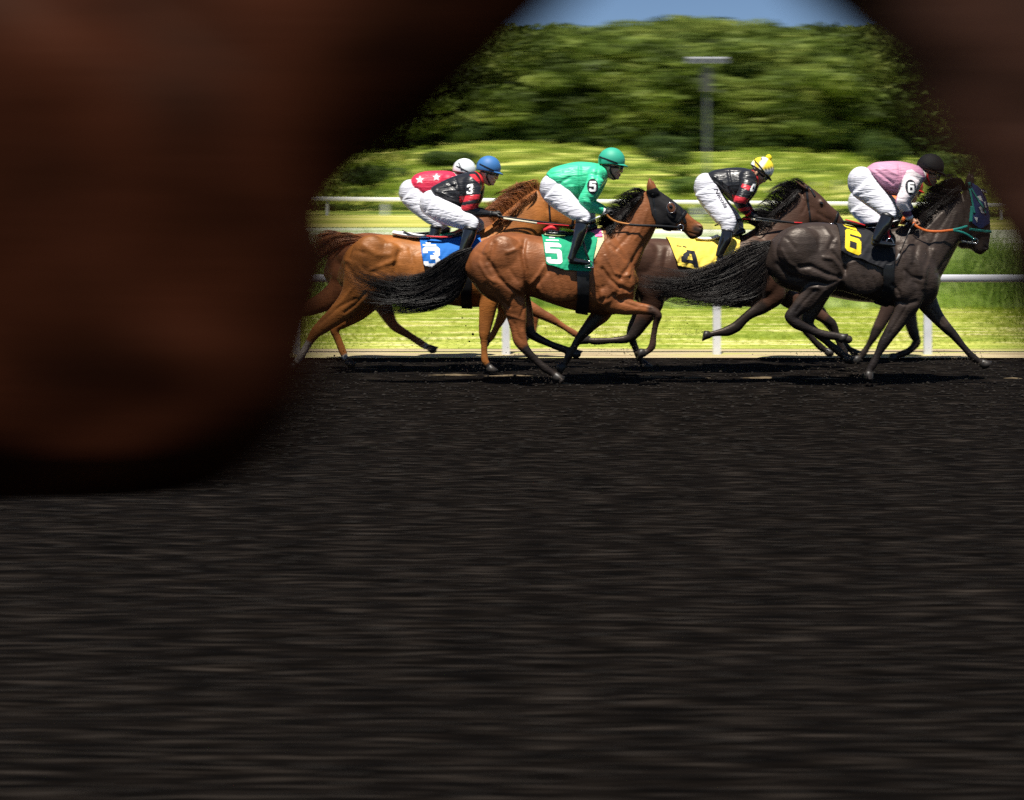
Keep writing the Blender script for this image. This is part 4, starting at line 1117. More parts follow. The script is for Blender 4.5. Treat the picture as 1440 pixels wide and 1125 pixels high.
# ---------------- horse 3: chestnut, second row, behind the tail of horse 5
H3 = dict(
 trunk=[(478,374,480,404,.09),(486,354,494,416,.19),(508,335,516,430,.25),(538,329.5,544,428,.275),(566,332,570,415,.26),(590,335,592,420,.25),
        (618,336,620,427,.26),(645,333,648,431,.26),(672,327,675,432,.24),(695,332,700,430,.21),(715,350,722,418,.165),(728,375,731,400,.1)],
 neck=[(664,330,712,410,.18),(694,313,735,374,.14),(718,292,750,350,.115),(740,274,764,332,.1),(756,265,775,320,.085)],
 head=[(762,262,772,312,.07),(776,266,782,322,.083),(790,278,790,326,.095),(800,288,797,326,.078),(808,298,803,325,.06),(816,306,808,328,.051),(822,313,812,332,.052),(824,320,816,333,.04)],
 ears=[[(762,265,770,267,.03,-.05),(762,258,769,260,.024,-.055),(763,254,767,255,.014,-.055),(763.5,251,764.5,251,.005,-.05)],
       [(765,264,773,266,.03,.05),(766,258,772,260,.024,.055),(768,254,771,255,.014,.055),(769,251,770,251,.005,.05)]],
 eye=(790,290,.09),
 blobs=[(522,362,30,32,.11,-.18),(522,362,30,32,.11,.18),(510,392,26,24,.1,-.17),(548,370,18,30,.07,-.21),(700,385,20,30,.09,-.16),(600,385,36,30,.05,-.22),(778,302,12,13,.03,-.055)],
 legs=[dict(pts=[(512,368,58,-.15,.11),(508,400,54,-.17,.1),(494,424,40,-.16,.08),(472,444,28,-.15,.06),(450,462,20,-.15,.048),(441,471,15,-.15),(432,486,11,-.14),(422,502,12,-.14),(416,511,10,-.14),(409,520,13,-.14,.045)], sock=(6, (.5,.45,.4))),
       dict(pts=[(520,380,50,.15,.1),(522,415,40,.14,.08),(506,436,28,.14,.06),(482,453,19,.14,.046),(470,463,15,.14),(475,477,11,.14),(482,495,11,.14),(487,505,9,.14),(496,515,12,.14,.045)], sock=(7, (.5,.45,.4))),
       dict(pts=[(698,395,36,-.14,.08),(688,424,28,-.15,.065),(684,448,22,-.14,.05),(681,470,16,-.14,.045),(681,480,11,-.14),(681,495,10,-.14),(682,507,11,-.14),(686,514,9,-.14),(692,521,12,-.14,.045)]),
       dict(pts=[(704,400,34,.13,.08),(708,425,24,.13,.06),(708,438,17,.13,.05),(704,449,14,.13,.045),(698,461,10,.13),(691,474,10,.13),(686,480,8,.13),(680,486,11,.13,.045)])],
 relief=[([(562,354),(556,372),(560,392),(556,410)],4,-.022),([(486,372),(500,392),(520,402),(545,405)],4,-.018),([(510,345),(530,358),(548,358)],4,.012),([(520,380),(540,372),(556,366)],3.5,.012),
         ([(450,455),(476,432),(500,420)],2,-.009),([(484,360),(498,352),(512,356)],2.6,-.010),([(500,370),(512,384),(530,388)],2.6,.010),
         ([(545,388),(552,398),(550,412)],2.4,.010),([(576,350),(582,372),(580,392)],2.4,-.010),([(496,404),(484,420),(474,430)],2,.008),([(514,412),(500,428),(484,440)],2,-.010),([(720,300),(710,316),(700,328)],2.4,-.008)])
COAT3 = (.30, .105, .024)
C3 = mat_coat("chestnut_coat", COAT3, rough=.46, spec=.38, bump=.2, var=.35)
h3, b3 = horse(H3, YB, COAT3, points=[], name="racehorse", label="ginger chestnut racehorse wearing the blue number 3 cloth, half behind the bay's black tail", group=G_RUN, voxel=.0125, mat=C3)
hair("tail", [[(512,334),(492,329),(468,332),(445,342),(425,356)],[(509,338),(488,338),(466,346),(446,360),(430,376)],[(504,342),(486,346),(470,358),(454,376),(442,392)]],
     YB, 1500, .003, M_ginger_hair, h3, 7, jit=2, K=12, lenr=(.6, 1.0), lat=.07, curl=3)
hair("mane", [[(698, 322, 0), (695, 315, -0.0), (684, 302, 0.0), (672, 304, 0.0)], [(710, 312, 0), (707, 305, -0.0), (694, 290, 0.0), (680, 292, 0.0)], [(722, 302, 0), (719, 295, -0.0), (706, 280, 0.0), (692, 284, 0.0)], [(734, 292, 0), (731, 285, -0.0), (722, 268, 0.0), (704, 274, 0.0)], [(746, 283, 0), (743, 276, -0.0), (736, 262, 0.0), (718, 268, 0.0)], [(758, 275, 0), (755, 268, -0.0), (750, 258, 0.0), (734, 264, 0.0)], [(766, 271, 0), (763, 264, -0.0), (758, 255, 0.0), (746, 260, 0.0)]],
     YB, 1100, .004, M_ginger_hair, h3, 31, jit=3, K=8, lenr=(.6, 1.2), lat=.05, curl=5)
hair("mane", [[(692, 314, -0.02), (694, 317, -0.07), (700, 320, -0.122), (690, 326, -0.14200000000000002)], [(712, 297, -0.02), (714, 300, -0.07), (716, 306, -0.112), (706, 312, -0.132)], [(734, 279, -0.02), (736, 282, -0.07), (736, 288, -0.102), (726, 294, -0.112)], [(752, 267, -0.02), (754, 270, -0.07), (752, 276, -0.092), (744, 282, -0.102)]],
     YB, 500, .004, M_ginger_hair, h3, 32, jit=2, K=8, lenr=(.6, 1.1), lat=.02, curl=3)
br = strap("bridle", b3, (771,262), (774,318), 2.8, YB, M_strap, h3, -.07, .006)
strap("noseband", b3, (808,295), (802,328), 3, YB, M_strap, br, -.06, .006)
rein("rein", [(806,318,-.09),(760,312,-.14),(700,304,-.16)], YB, 3.0, M_strap, br)
CL3 = mat_cloth("blue_saddle_cloth", (.012, .13, .46), fscale=7, folds=.7)
c3 = shell("saddle_cloth", b3, [(588,333),(597,374),(630,382),(662,378),(677,345),(674,332)], YB, CL3, h3, .012, .005, -.23, fold=.022)
bv = bvh_of(c3)
decal("number", glyph_polys('3'), [(594,347),(618,347),(620,376),(597,376)], bv, YB, M_num_white, c3, -.24)
decal("lettering", glyph_polys('bar'), [(594,343.5),(613,344),(613,346),(594,345.5)], bv, YB, M_num_white, c3, -.24)
decal("lettering", glyph_polys('bar'), [(598,341),(605,341),(605,342.7),(598,342.5)], bv, YB, M_num_white, c3, -.24)
strap("girth", b3, (655,374), (656,436), 15, YB, M_strap, h3, -.24, .016)
sd3 = saddle(h3, b3, YB, [(590,333,4),(612,334,6),(636,333,7),(652,328,9),(664,324,9)], M_white_pad, (648,328,664,362,-.3,M_leather), (650,330,664,362,.3,M_leather))
v, f = limb([(553,327,6,0,.12),(570,330,8,0,.13),(588,332,6,0,.13),(604,333,4,0,.12)], YB); make("fleece_pad", v, f, M_white_pad, sd3)
v, f = limb([(566,324,1.6,-.1,.03),(578,330,2.2,-.1,.04),(592,332,2.2,-.1,.04),(604,330,2.2,-.1,.04)], YB); make("seat_edge", v, f, M_strap, sd3)
v, f = limb([(600,332,2,-.16,.02),(620,333.5,2.4,-.17,.02),(636,333,2,-.16,.02)], YB); make("red_piping", v, f, M_red, sd3)

# ---------------- horse 4: dark bay, second row
H4 = dict(
 trunk=[(861,372,866,396,.09),(868,353,880,414,.18),(890,341,904,428,.25),(915,335,925,430,.275),(940,336,946,418,.26),(968,338,970,421,.25),
        (1000,338,1002,427,.26),(1030,334,1032,430,.26),(1055,328,1060,432,.24),(1078,332,1084,430,.21),(1096,352,1103,418,.165),(1108,378,1111,402,.1)],
 neck=[(1046,330,1094,408,.18),(1072,313,1112,374,.14),(1092,295,1124,350,.115),(1110,277,1134,332,.1),(1122,265,1140,318,.085)],
 head=[(1128,262,1137,311,.07),(1141,264,1147,321,.083),(1156,276,1155,325,.095),(1166,287,1162,323,.078),(1174,294,1168,322,.06),(1181,302,1173,323,.051),(1186,309,1176,326,.052),(1189,316,1181,328,.04)],
 ears=[[(1126,264,1140,268,.028,-.05),(1120,257,1132,262,.024,-.06),(1116,252.5,1123,256,.013,-.06),(1114,250,1117,252,.005,-.06)],
       [(1129,262,1142,266,.028,.05),(1124,255,1136,260,.024,.06),(1120,251,1127,254,.013,.06),(1118,249,1121,250.5,.005,.06)]],
 eye=(1155,286,.09),
 blobs=[(902,368,28,30,.11,-.17),(902,368,28,30,.11,.17),(922,405,16,22,.1,-.17),(1080,390,18,30,.09,-.16),(1155,286,6,6,.03,-.07),(1144,303,11,12,.03,-.055),(1185,316,3,4,.02,-.04)],
 legs=[dict(pts=[(896,372,54,-.15,.11),(914,402,46,-.17,.1),(916,428,34,-.16,.075),(903,452,22,-.15,.055),(891,470,16,-.15,.045),(880,477,12,-.15),(858,479,9.5,-.14),(838,480,11,-.14),(829,479,9,-.14),(819,478,11,-.14,.045)], dark=(3, DK)),
       dict(pts=[(900,380,46,.15,.1),(912,415,34,.14,.08),(902,440,24,.14,.055),(889,464,16,.14,.045),(888,474,13,.14),(893,488,10,.14),(899,502,11,.14),(903,509,9,.14),(910,516,12,.14,.045)], dark=(2, DK)),
       dict(pts=[(1086,390,38,-.14,.08),(1088,416,32,-.15,.065),(1072,431,22,-.14,.05),(1056,441,15,-.14,.045),(1046,449,14,-.14,.042),(1036,459,16,-.14,.042),(1022,466,15,-.14,.04),(1010,468,10,-.14),(1000,470,9,-.14),(991,472,12,-.14,.045)], dark=(2, DK)),
       dict(pts=[(1090,395,36,.13,.08),(1110,420,28,.13,.065),(1140,435,20,.13,.05),(1166,452,15,.13,.045),(1172,459,13,.13),(1178,476,10,.13),(1186,493,11,.13),(1191,501,9,.13),(1199,509,12,.13,.045)], dark=(3, DK))],
 relief=[([(938,352),(934,376),(938,400)],4,-.018),([(1136,284),(1128,300)],2,-.008),([(1150,300),(1160,306),(1168,310)],2,-.007)])
COAT4 = (.055, .026, .017)
C4 = mat_coat("dark_bay_coat", COAT4, rough=.44)
h4, b4 = horse(H4, YB, COAT4, points=[([(1183,312),(1186,322)],8,6,(.02,.014,.012))], name="racehorse",
               label="dark brown racehorse with pinned back ears wearing the yellow cloth", group=G_RUN, voxel=.0125, mat=C4)
hair("tail", [[(864,352),(850,350),(836,354),(822,362)],[(862,358),(848,362),(834,370),(820,378)],[(860,364),(846,372),(834,382),(824,390)]], YB, 500, .004, M_black_hair, h4, 8, jit=4, K=10, lat=.06, curl=3)
hair("mane", [[(1068, 326, 0), (1065, 319, -0.0), (1048, 312, 0.0), (1036, 316, 0.0)], [(1082, 313, 0), (1079, 306, -0.0), (1064, 300, 0.0), (1050, 308, 0.0)], [(1094, 303, 0), (1091, 296, -0.0), (1078, 284, 0.0), (1064, 292, 0.0)], [(1104, 294, 0), (1101, 287, -0.0), (1090, 272, 0.0), (1076, 280, 0.0)], [(1114, 285, 0), (1111, 278, -0.0), (1100, 263, 0.0), (1086, 268, 0.0)], [(1124, 276, 0), (1121, 269, -0.0), (1110, 258, 0.0), (1094, 263, 0.0)], [(1132, 270, 0), (1129, 263, -0.0), (1120, 252, 0.0), (1108, 252, 0.0)]],
     YB, 1100, .004, M_black_hair, h4, 41, jit=3, K=8, lenr=(.5, 1.2), lat=.05, curl=5)
hair("mane", [[(1062, 319, -0.02), (1064, 322, -0.07), (1072, 326, -0.122), (1062, 332, -0.14200000000000002)], [(1084, 299, -0.02), (1086, 302, -0.07), (1088, 308, -0.112), (1078, 314, -0.132)], [(1106, 279, -0.02), (1108, 282, -0.07), (1108, 288, -0.102), (1099, 294, -0.112)], [(1120, 265, -0.02), (1122, 268, -0.07), (1122, 274, -0.092), (1114, 280, -0.102)]],
     YB, 500, .004, M_black_hair, h4, 42, jit=2, K=8, lenr=(.6, 1.1), lat=.02, curl=3)
br = strap("bridle", b4, (1134,262), (1140,320), 2.8, YB, M_strap, h4, -.07, .006)
strap("noseband", b4, (1180,297), (1168,326), 3.2, YB, M_strap, br, -.06, .006)
strap("brow_strap", b4, (1138,262), (1146,276), 2.4, YB, M_strap, br, -.07, .006)
ring("bit_ring", (1170,318), 3.8, .005, YB, -.08, M_metal, br)
rein("rein", [(1170,318,-.09),(1120,314,-.15),(1062,306,-.16)], YB, 3.0, M_strap, br)
CL4 = mat_cloth("yellow_saddle_cloth", (.80, .60, .09), fscale=8, folds=.8)
c4 = shell("saddle_cloth", b4, [(938,331),(953,374),(1006,384),(1036,372),(1043,340),(1043,330)], YB, CL4, h4, .012, .005, -.23, fold=.045)
bv = bvh_of(c4)
decal("number", glyph_polys('4'), [(957,350),(977,353),(982,376),(958,372)], bv, YB, M_num_black, c4, -.24)
decal("lettering", glyph_polys('bar'), [(952,345),(959,346),(959,347),(952,346)], bv, YB, M_num_black, c4, -.24)
decal("lettering", glyph_polys('bar'), [(961,345.5),(966,347),(966,348.5),(961,347)], bv, YB, M_num_black, c4, -.24)
g4 = strap("girth", b4, (1038,374), (1039,436), 16, YB, M_strap, h4, -.24, .016)
bv = bvh_of(g4)
for x in (1034, 1042):
    for k in range(4):
        decal("white_check", [[(0,0),(1,0),(1,1),(0,1)]], [(x-1.6,388+k*11),(x+1.6,388+k*11),(x+1.6,395+k*11),(x-1.6,395+k*11)], bv, YB, M_num_white, g4, -.25)
sd4 = saddle(h4, b4, YB, [(982,336,4),(1000,336,6),(1020,334,7),(1036,328,9),(1046,324,9)], M_white_pad, (1026,328,1016,368,-.3,M_leather), (1030,330,1030,364,.3,M_red))
v, f = limb([(978,334,3,-.07,.06),(990,336,5,-.07,.07),(1002,335,6,-.07,.06),(1010,332,6,-.07,.05)], YB); make("seat_pad", v, f, M_white_pad, sd4)

# ---------------- third row, mostly hidden
def shifted(D, fx, fy):
    out = {}
    def tr(r, n):
        r = list(r)
        for i in range(n):
            r[i] = fx(r[i]) if i % 2 == 0 else fy(r[i])
        return tuple(r)
    out['trunk'] = [tr(r, 4) for r in D['trunk']]; out['neck'] = [tr(r, 4) for r in D['neck']]; out['head'] = [tr(r, 4) for r in D['head']]
    out['ears'] = [[tr(r, 4) for r in e] for e in D['ears']]
    out['eye'] = tr(D['eye'], 2)
    out['blobs'] = [tuple(list(tr(b, 2)[:2]) + [b[2] * .93, b[3] * .93] + list(b[4:])) for b in D['blobs']]
    return out
K = YB / YC
HC = shifted(H3, lambda x: 606 + (x - 636) * K, lambda y: HY + (y - HY) * K)
HC['legs'] = [dict(pts=[(495,372,52,-.14,.1),(484,402,46,-.16,.09),(462,420,32,-.15,.07),(432,434,22,-.15,.05),(412,441,14,-.15,.045),(402,450,12,-.14),(392,466,10,-.14),(384,480,11,-.14),(380,486,9,-.14),(374,494,12,-.14,.045)]),
              dict(pts=[(500,375,46,.14,.1),(525,408,36,.14,.08),(540,432,26,.14,.055),(550,452,17,.14,.045),(558,461,14,.14),(576,472,10.5,.14),(594,484,11,.14),(602,488,9,.14),(612,493,12,.14,.045)], sock=(7, (.55,.5,.46))),
              dict(pts=[(670,392,34,-.13,.08),(700,415,30,-.14,.065),(735,428,22,-.14,.05),(764,443,15,-.14,.045),(776,449,13,-.14,.042),(792,459,9,-.13),(808,469,10.5,-.13),(816,473,8.5,-.13),(826,478,11,-.13,.045)]),
              dict(pts=[(670,392,34,.13,.08),(698,417,28,.13,.065),(728,429,20,.13,.05),(746,438,14,.13,.045),(752,446,12,.13),(752,457,9,.13),(749,468,10,.13),(744,472,8.5,.13),(737,476,11,.13,.045)])]
hc, bc = horse(HC, YC, (.22, .075, .028), name="racehorse", label="reddish racehorse in the far row behind the number 3 horse, mostly its legs showing", group=G_RUN, voxel=.015, mat=C3)
hair("tail", [[(482,328),(462,326),(440,332),(425,342)],[(478,334),(458,338),(440,350),(428,360)],[(474,340),(458,350),(442,364),(430,376)]], YC, 160, .004, M_ginger_hair, hc, 9, jit=4, K=10, lat=.06, curl=3)
shell("saddle_cloth", bc, [(560,328),(570,366),(620,372),(640,330)], YC, CL5, hc, .011, .005, -.22)
sdc = saddle(hc, bc, YC, [(564,329,4),(585,330,6),(606,329,7),(622,326,8),(632,322,8)], M_white_pad, (612,326,620,356,-.29,M_leather), (614,326,622,356,.29,M_leather))
HD = shifted(H4, lambda x: 1222 + (x - 1030) * K, lambda y: HY + 4 + (y - HY) * K)
HD['neck'] = [(1240,334,1285,400,.18),(1268,328,1306,378,.14),(1292,318,1322,362,.115),(1314,308,1338,350,.1),(1326,302,1342,342,.085)]
HD['head'] = [(1328,300,1338,340,.07),(1341,303,1346,346,.083),(1354,313,1352,350,.09),(1362,322,1358,350,.075),(1368,328,1363,350,.058),(1374,334,1367,352,.05),(1379,340,1370,354,.05),(1381,345,1374,356,.04)]
HD['ears'] = [[(1326,302,1338,306,.028,-.05),(1320,297,1332,301,.024,-.06),(1316,294,1322,297,.013,-.06),(1314,292,1317,294,.005,-.06)]]
HD['eye'] = (1354,322,.09)
HD['blobs'] = HD['blobs'][:4]
HD['legs'] = [dict(pts=[(1096,372,50,-.14,.1),(1112,402,42,-.16,.09),(1120,424,30,-.15,.07),(1130,440,20,-.15,.05),(1124,452,14,-.15,.045),(1132,464,11,-.14),(1144,478,10,-.14),(1154,488,11,-.14),(1160,492,9,-.14),(1170,498,12,-.14,.045)], dark=(3, DK)),
              dict(pts=[(1100,372,46,.14,.1),(1120,400,38,.14,.08),(1140,424,26,.14,.055),(1160,448,16,.14,.045),(1167,458,13,.14),(1178,472,10,.14),(1190,487,11,.14),(1196,492,9,.14),(1205,498,12,.14,.045)], dark=(3, DK)),
              dict(pts=[(1270,392,36,-.13,.08),(1256,420,28,-.14,.065),(1244,444,20,-.14,.05),(1232,466,15,-.14,.045),(1228,474,12,-.14,.042),(1221,486,9,-.13),(1214,497,10.5,-.13),(1210,502,8.5,-.13),(1205,506,11,-.13,.045)], dark=(3, DK)),
              dict(pts=[(1274,395,34,.13,.08),(1276,425,27,.13,.065),(1280,450,20,.13,.05),(1286,472,15,.13,.045),(1289,481,13,.13),(1280,492,10,.13),(1268,498,10.5,.13),(1261,500,8.5,.13),(1252,504,11,.13,.045)], dark=(3, DK))]
hdn, bd = horse(HD, YC, (.05, .03, .024), name="racehorse", label="dark racehorse in the far row hidden behind the number 6 horse, only legs showing", group=G_RUN, voxel=.015, mat=C4)
shell("saddle_cloth", bd, [(1165,330),(1175,372),(1225,378),(1242,334)], YC, CL3, hdn, .011, .005, -.22)
sdd = saddle(hdn, bd, YC, [(1170,334,4),(1190,335,6),(1212,334,7),(1228,330,8),(1238,326,8)], M_white_pad, (1222,330,1232,362,-.29,M_leather), (1224,330,1234,360,.29,M_leather))
# ------------------------------------------------------------------ jockeys
M_boot = mat_plain("boot_leather", (.010, .010, .011), .16, .7, bump=.15, bscale=25, coat=.6)
M_breeches = mat_cloth("white_breeches", (.60, .60, .655), folds=2.1, fscale=9, var=.03)
M_skin = mat_cloth("skin", (.4, .2, .12), rough=.5, folds=.08, fscale=20, var=.1, attr=True, spec=.4)
M_glove = mat_plain("black_glove", (.012, .012, .013), .5, .4)
M_gog = mat_plain("goggle_lens", (.02, .02, .02), .06, .8, coat=1)
M_gogf = mat_plain("goggle_frame", (.5, .42, .16), .3, .5)
M_wht = mat_plain("white_cotton", (.8, .8, .8), .7, .2, var=.04)
M_helm_black = mat_cloth("black_helmet_cover", (.010, .010, .011), folds=.25, fscale=12)

def jockey(J, Y, label, cloth, helmet_mat, skin=(.42, .22, .14), gloves=True, bands=(), band_col=(.62, .03, .04), base_col=None,
           collar=None, stripes=None, number=None, numq=None, pants_bands=(), goggles=True, oval=True, creases=()):
    hx, hy, R, tilt = J['hel']; k = R / 19.0; a = math.radians(tilt)
    def o(dx, dy):
        dx *= k; dy *= k
        return (hx + dx * math.cos(a) - dy * math.sin(a), hy + dx * math.sin(a) + dy * math.cos(a))
    px0 = J['pants'][0]
    root = empty("person", wpt(px0[0], px0[1], Y), label, "jockey", "jockeys crouched on the galloping horses")
    P = []
    hs = []
    for f_, b_, wd in (((14, -6), (-13, -8), .055), ((16, 2), (-14.5, -2), .074), ((14.4, 8.5), (-13.5, 5), .073), ((12.2, 12), (-12.5, 10), .070), ((11.6, 17), (-10.5, 15), .066), ((10, 21), (-8, 20), .055), ((7.5, 25), (-3, 25), .036)):
        A = o(*f_); B = o(*b_); hs.append((A[0], A[1], B[0], B[1], wd))
    P.append(loft(hs, Y, 3, 20, sq=2.2))
    n1, n2, n3 = o(13.4, 9), o(14.4, 13), o(14.2, 16.4)
    P.append(limb([(n1[0], n1[1], 3 * k, 0, .010), (n2[0], n2[1], 4.2 * k, 0, .013), (n3[0], n3[1], 3.4 * k, 0, .017)], Y, 3, 10))
    for (dx, dy, rx, ry, rl) in ((11.4, 19.2, 2.0, 1.2, .022), (10.6, 21.4, 2.0, 1.2, .020), (8.5, 24.5, 2.6, 2.2, .02), (14, 6.8, 2.2, 1.6, .05)):
        c = o(dx, dy); P.append(ball(c[0], c[1], Y, rx * k, ry * k, rl))
    for s in (-1, 1):
        c = o(-3.5, 10.5); P.append(ball(c[0], c[1], Y, 2.6 * k, 4.2 * k, .012, s * .074, 10))
        c = o(7.5, 13.5); P.append(ball(c[0], c[1], Y, 4 * k, 3 * k, .02, s * .05))
    T = J['torso']; c = o(-3, 17); e = T[-1]
    P.append(limb([(c[0], c[1], 15 * k, 0, .055), ((e[0] + e[2]) / 2, (e[1] + e[3]) / 2, 17 * k, 0, .06), ((T[-2][0] + T[-2][2]) / 2, (T[-2][1] + T[-2][3]) / 2, 18 * k, 0, .08)], Y, 3, 14))
    shrink = [((r[0] + r[2]) / 2 + (r[0] - r[2]) * .4, (r[1] + r[3]) / 2 + (r[1] - r[3]) * .4, (r[0] + r[2]) / 2 - (r[0] - r[2]) * .4, (r[1] + r[3]) / 2 - (r[1] - r[3]) * .4, r[4] * .85) for r in T]
    P.append(loft(shrink, Y, 3, 18))
    AR = J['arm']; HN = J['hand']; fx, fy = J.get('far_arm', (5, -1)); lx, ly = J.get('far_leg', (9, 2))
    def arm(sgn, sc=1.0, upto=None):
        d = [(x + (fx if sgn > 0 else 0), y + (fy if sgn > 0 else 0), dd * sc, -sgn * -1 * abs(yo) if sgn > 0 else yo) for x, y, dd, yo in AR]
        d = [(x, y, dd, abs(yo) * sgn) for x, y, dd, yo in d]
        return d[:upto] if upto else d
    def hand(sgn, g):
        x, y, yo = HN; x += fx if sgn > 0 else 0; y += fy if sgn > 0 else 0; yo = abs(yo) * sgn
        q = []
        wx, wy = AR[-1][0] + (fx if sgn > 0 else 0), AR[-1][1] + (fy if sgn > 0 else 0)
        q.append(limb([(wx, wy, 6.5 * k * g, abs(AR[-1][3]) * sgn, .026 * g), ((wx + x) / 2, (wy + y) / 2, 9 * k * g, yo, .036 * g), (x + 1 * k, y, 8 * k * g, yo, .038 * g)], Y, 4, 12))
        for i, ln in enumerate((1.0, 1.1, 1.03, .85)):
            fo = yo + (i - 1.5) * .0185 * (1 if sgn < 0 else -1)
            fyy = y - 2.5 * k + i * 1.0 * k
            q.append(limb([(x + 1.5 * k, fyy, 2.5 * k * g, fo), (x + 5.2 * k * ln, fyy + .6 * k, 2.5 * k * g, fo), (x + 6.6 * k * ln, fyy + 3.4 * k, 2.3 * k * g, fo), (x + 4.2 * k * ln, fyy + 5.6 * k, 2.1 * k * g, fo), (x + 1.4 * k, fyy + 4.8 * k, 1.9 * k * g, fo)], Y, 3, 8))
        to = yo - sgn * .036
        q.append(limb([((wx + x) / 2, y - 2.5 * k, 3.1 * k * g, to), (x + 1.5 * k, y - 4.6 * k, 2.8 * k * g, to), (x + 5 * k, y - 3.8 * k, 2.3 * k * g, to)], Y, 3, 8))
        return q
    PT = J['pants']; BT = J['boot']; FT = J['foot']
    def leg(sgn, rows, sc=1.0):
        return [(x + (lx if sgn > 0 else 0) * w_, y + (ly if sgn > 0 else 0) * w_, dd * sc, abs(yo) * sgn) for w_, (x, y, dd, yo) in zip(np.linspace(0, 1, len(rows)), rows)]
    def leg2(sgn, rows, sc=1.0):
        return [(x + (lx if sgn > 0 else 0), y + (ly if sgn > 0 else 0), dd * sc, abs(yo) * sgn) for (x, y, dd, yo) in rows]
    for s in (-1, 1):
        P.append(limb(arm(s, .68), Y, 3, 12)); P += hand(s, .9)
        P.append(limb(leg(s, PT, .8), Y, 3, 14)); P.append(limb(leg2(s, BT, .75), Y, 3, 12)); P.append(limb(leg2(s, FT, .75), Y, 3, 10))
    pb = J['pelvis']; P.append(ball(pb[0], pb[1], Y, pb[2] * .85, pb[3] * .85, .14))
    body = fuse("body", P, .0058, 1, M_skin, root)
    V = wverts(body); Q = topx(V); C = np.tile(np.array(skin), (len(V), 1))
    lp = np.array(o(11.5, 20.3)); dd = np.linalg.norm(Q - lp, axis=1); kk = np.clip((2.3 * k - dd) / (1 * k), 0, 1)[:, None]
    C = C * (1 - kk) + np.array([skin[0] * .8, skin[1] * .45, skin[2] * .45]) * kk
    set_col(body, C)
    for s in (-1, 1):
        c = o(12.4, 10.6); v, f = ball(c[0], c[1], Y, 1.9 * k, 1.7 * k, .012, s * .032); make("eye", v, f, M_eye, body)
    # jersey
    P = [loft(T, Y, 4, 24, sq=2.2)]
    for s in (-1, 1):
        P.append(limb(arm(s), Y, 4, 14)); x, y, dd, yo = arm(s)[0]
        P.append(ball(x - 2, y - 3, Y, dd * .5, dd * .5, .07, yo * .8))
    jer = fuse("jersey", P, .0075, 2, cloth, root, relief=[(c_, w_, d_) for c_, w_, d_ in creases] or None, Y=Y)
    if base_col is not None:
        V = wverts(jer); Q = topx(V); C = np.tile(np.array(base_col), (len(V), 1))
        for (poly, col) in bands:
            cx = sum(p[0] for p in poly) / len(poly); cy = sum(p[1] for p in poly) / len(poly)
            ins = np.ones(len(V), bool)
            for i in range(len(poly)):
                p, q = poly[i], poly[(i + 1) % len(poly)]; nx, ny = q[1] - p[1], -(q[0] - p[0])
                if (cx - p[0]) * nx + (cy - p[1]) * ny > 0: nx, ny = -nx, -ny
                ins &= ((Q[:, 0] - p[0]) * nx + (Q[:, 1] - p[1]) * ny) < 0
            ins &= np.abs(V[:, 1] - Y) > .11 if len(poly) < 9 else ins
            C[ins] = col
        set_col(jer, C)
    if number:
        bv = bvh_of(jer); cx_, cy_ = numq
        w_, h_ = 4.6 * k, 7.4 * k
        if oval:
            ell = [[(.5, .5), (.5 + .5 * math.cos(t * math.pi / 8), .5 + .5 * math.sin(t * math.pi / 8)), (.5 + .5 * math.cos((t + 1) * math.pi / 8), .5 + .5 * math.sin((t + 1) * math.pi / 8))] for t in range(16)]
            decal("arm_band", ell, [(cx_ - w_ * 1.75, cy_ - h_ * 1.5), (cx_ + w_ * 1.75, cy_ - h_ * 1.5), (cx_ + w_ * 1.75, cy_ + h_ * 1.5), (cx_ - w_ * 1.75, cy_ + h_ * 1.5)], bv, Y, M_num_black, jer, -.28, lift=.003, sub=1)
        sh = .6 * k
        decal("arm_number", glyph_polys(number), [(cx_ - w_ + sh, cy_ - h_), (cx_ + w_ + sh, cy_ - h_), (cx_ + w_ - sh, cy_ + h_), (cx_ - w_ - sh, cy_ + h_)], bv, Y, M_num_white, jer, -.28, lift=.009, sub=0)
    # collar
    if collar:
        c1 = ((T[-1][0] + T[-1][2]) / 2, (T[-1][1] + T[-1][3]) / 2); c2 = ((T[-2][0] + T[-2][2]) / 2, (T[-2][1] + T[-2][3]) / 2)
        v, f = loft([(T[-2][0] + .5, T[-2][1] - .5, T[-2][2] + .5, T[-2][3] + .5, T[-2][4] * .72), (T[-1][0] + 1, T[-1][1] - 1.5, T[-1][2] + 1, T[-1][3] + 1, T[-1][4] * 1.05)], Y, 3, 20)
        make("collar", v, f, collar, jer)
    # breeches
    P = [ball(pb[0], pb[1], Y, pb[2], pb[3], .165, 0), ball(pb[0] * .5 + PT[0][0] * .5 - 1, pb[1] * .5 + PT[0][1] * .5 + 1, Y, pb[2] * .97, pb[3] * .97, .165, 0), ball(pb[0] * .2 + PT[0][0] * .4 + PT[1][0] * .4 - 2, pb[1] * .2 + PT[0][1] * .4 + PT[1][1] * .4 + 1, Y, pb[2] * .9, pb[3] * .9, .16, 0)]
    for s in (-1, 1): P.append(limb(leg(s, PT), Y, 4, 18))
    br_ = fuse("breeches", P, .008, 5, M_breeches, root, relief=[(c_, w_, d_) for c_, w_, d_ in J.get('folds', [])] or None, Y=Y)
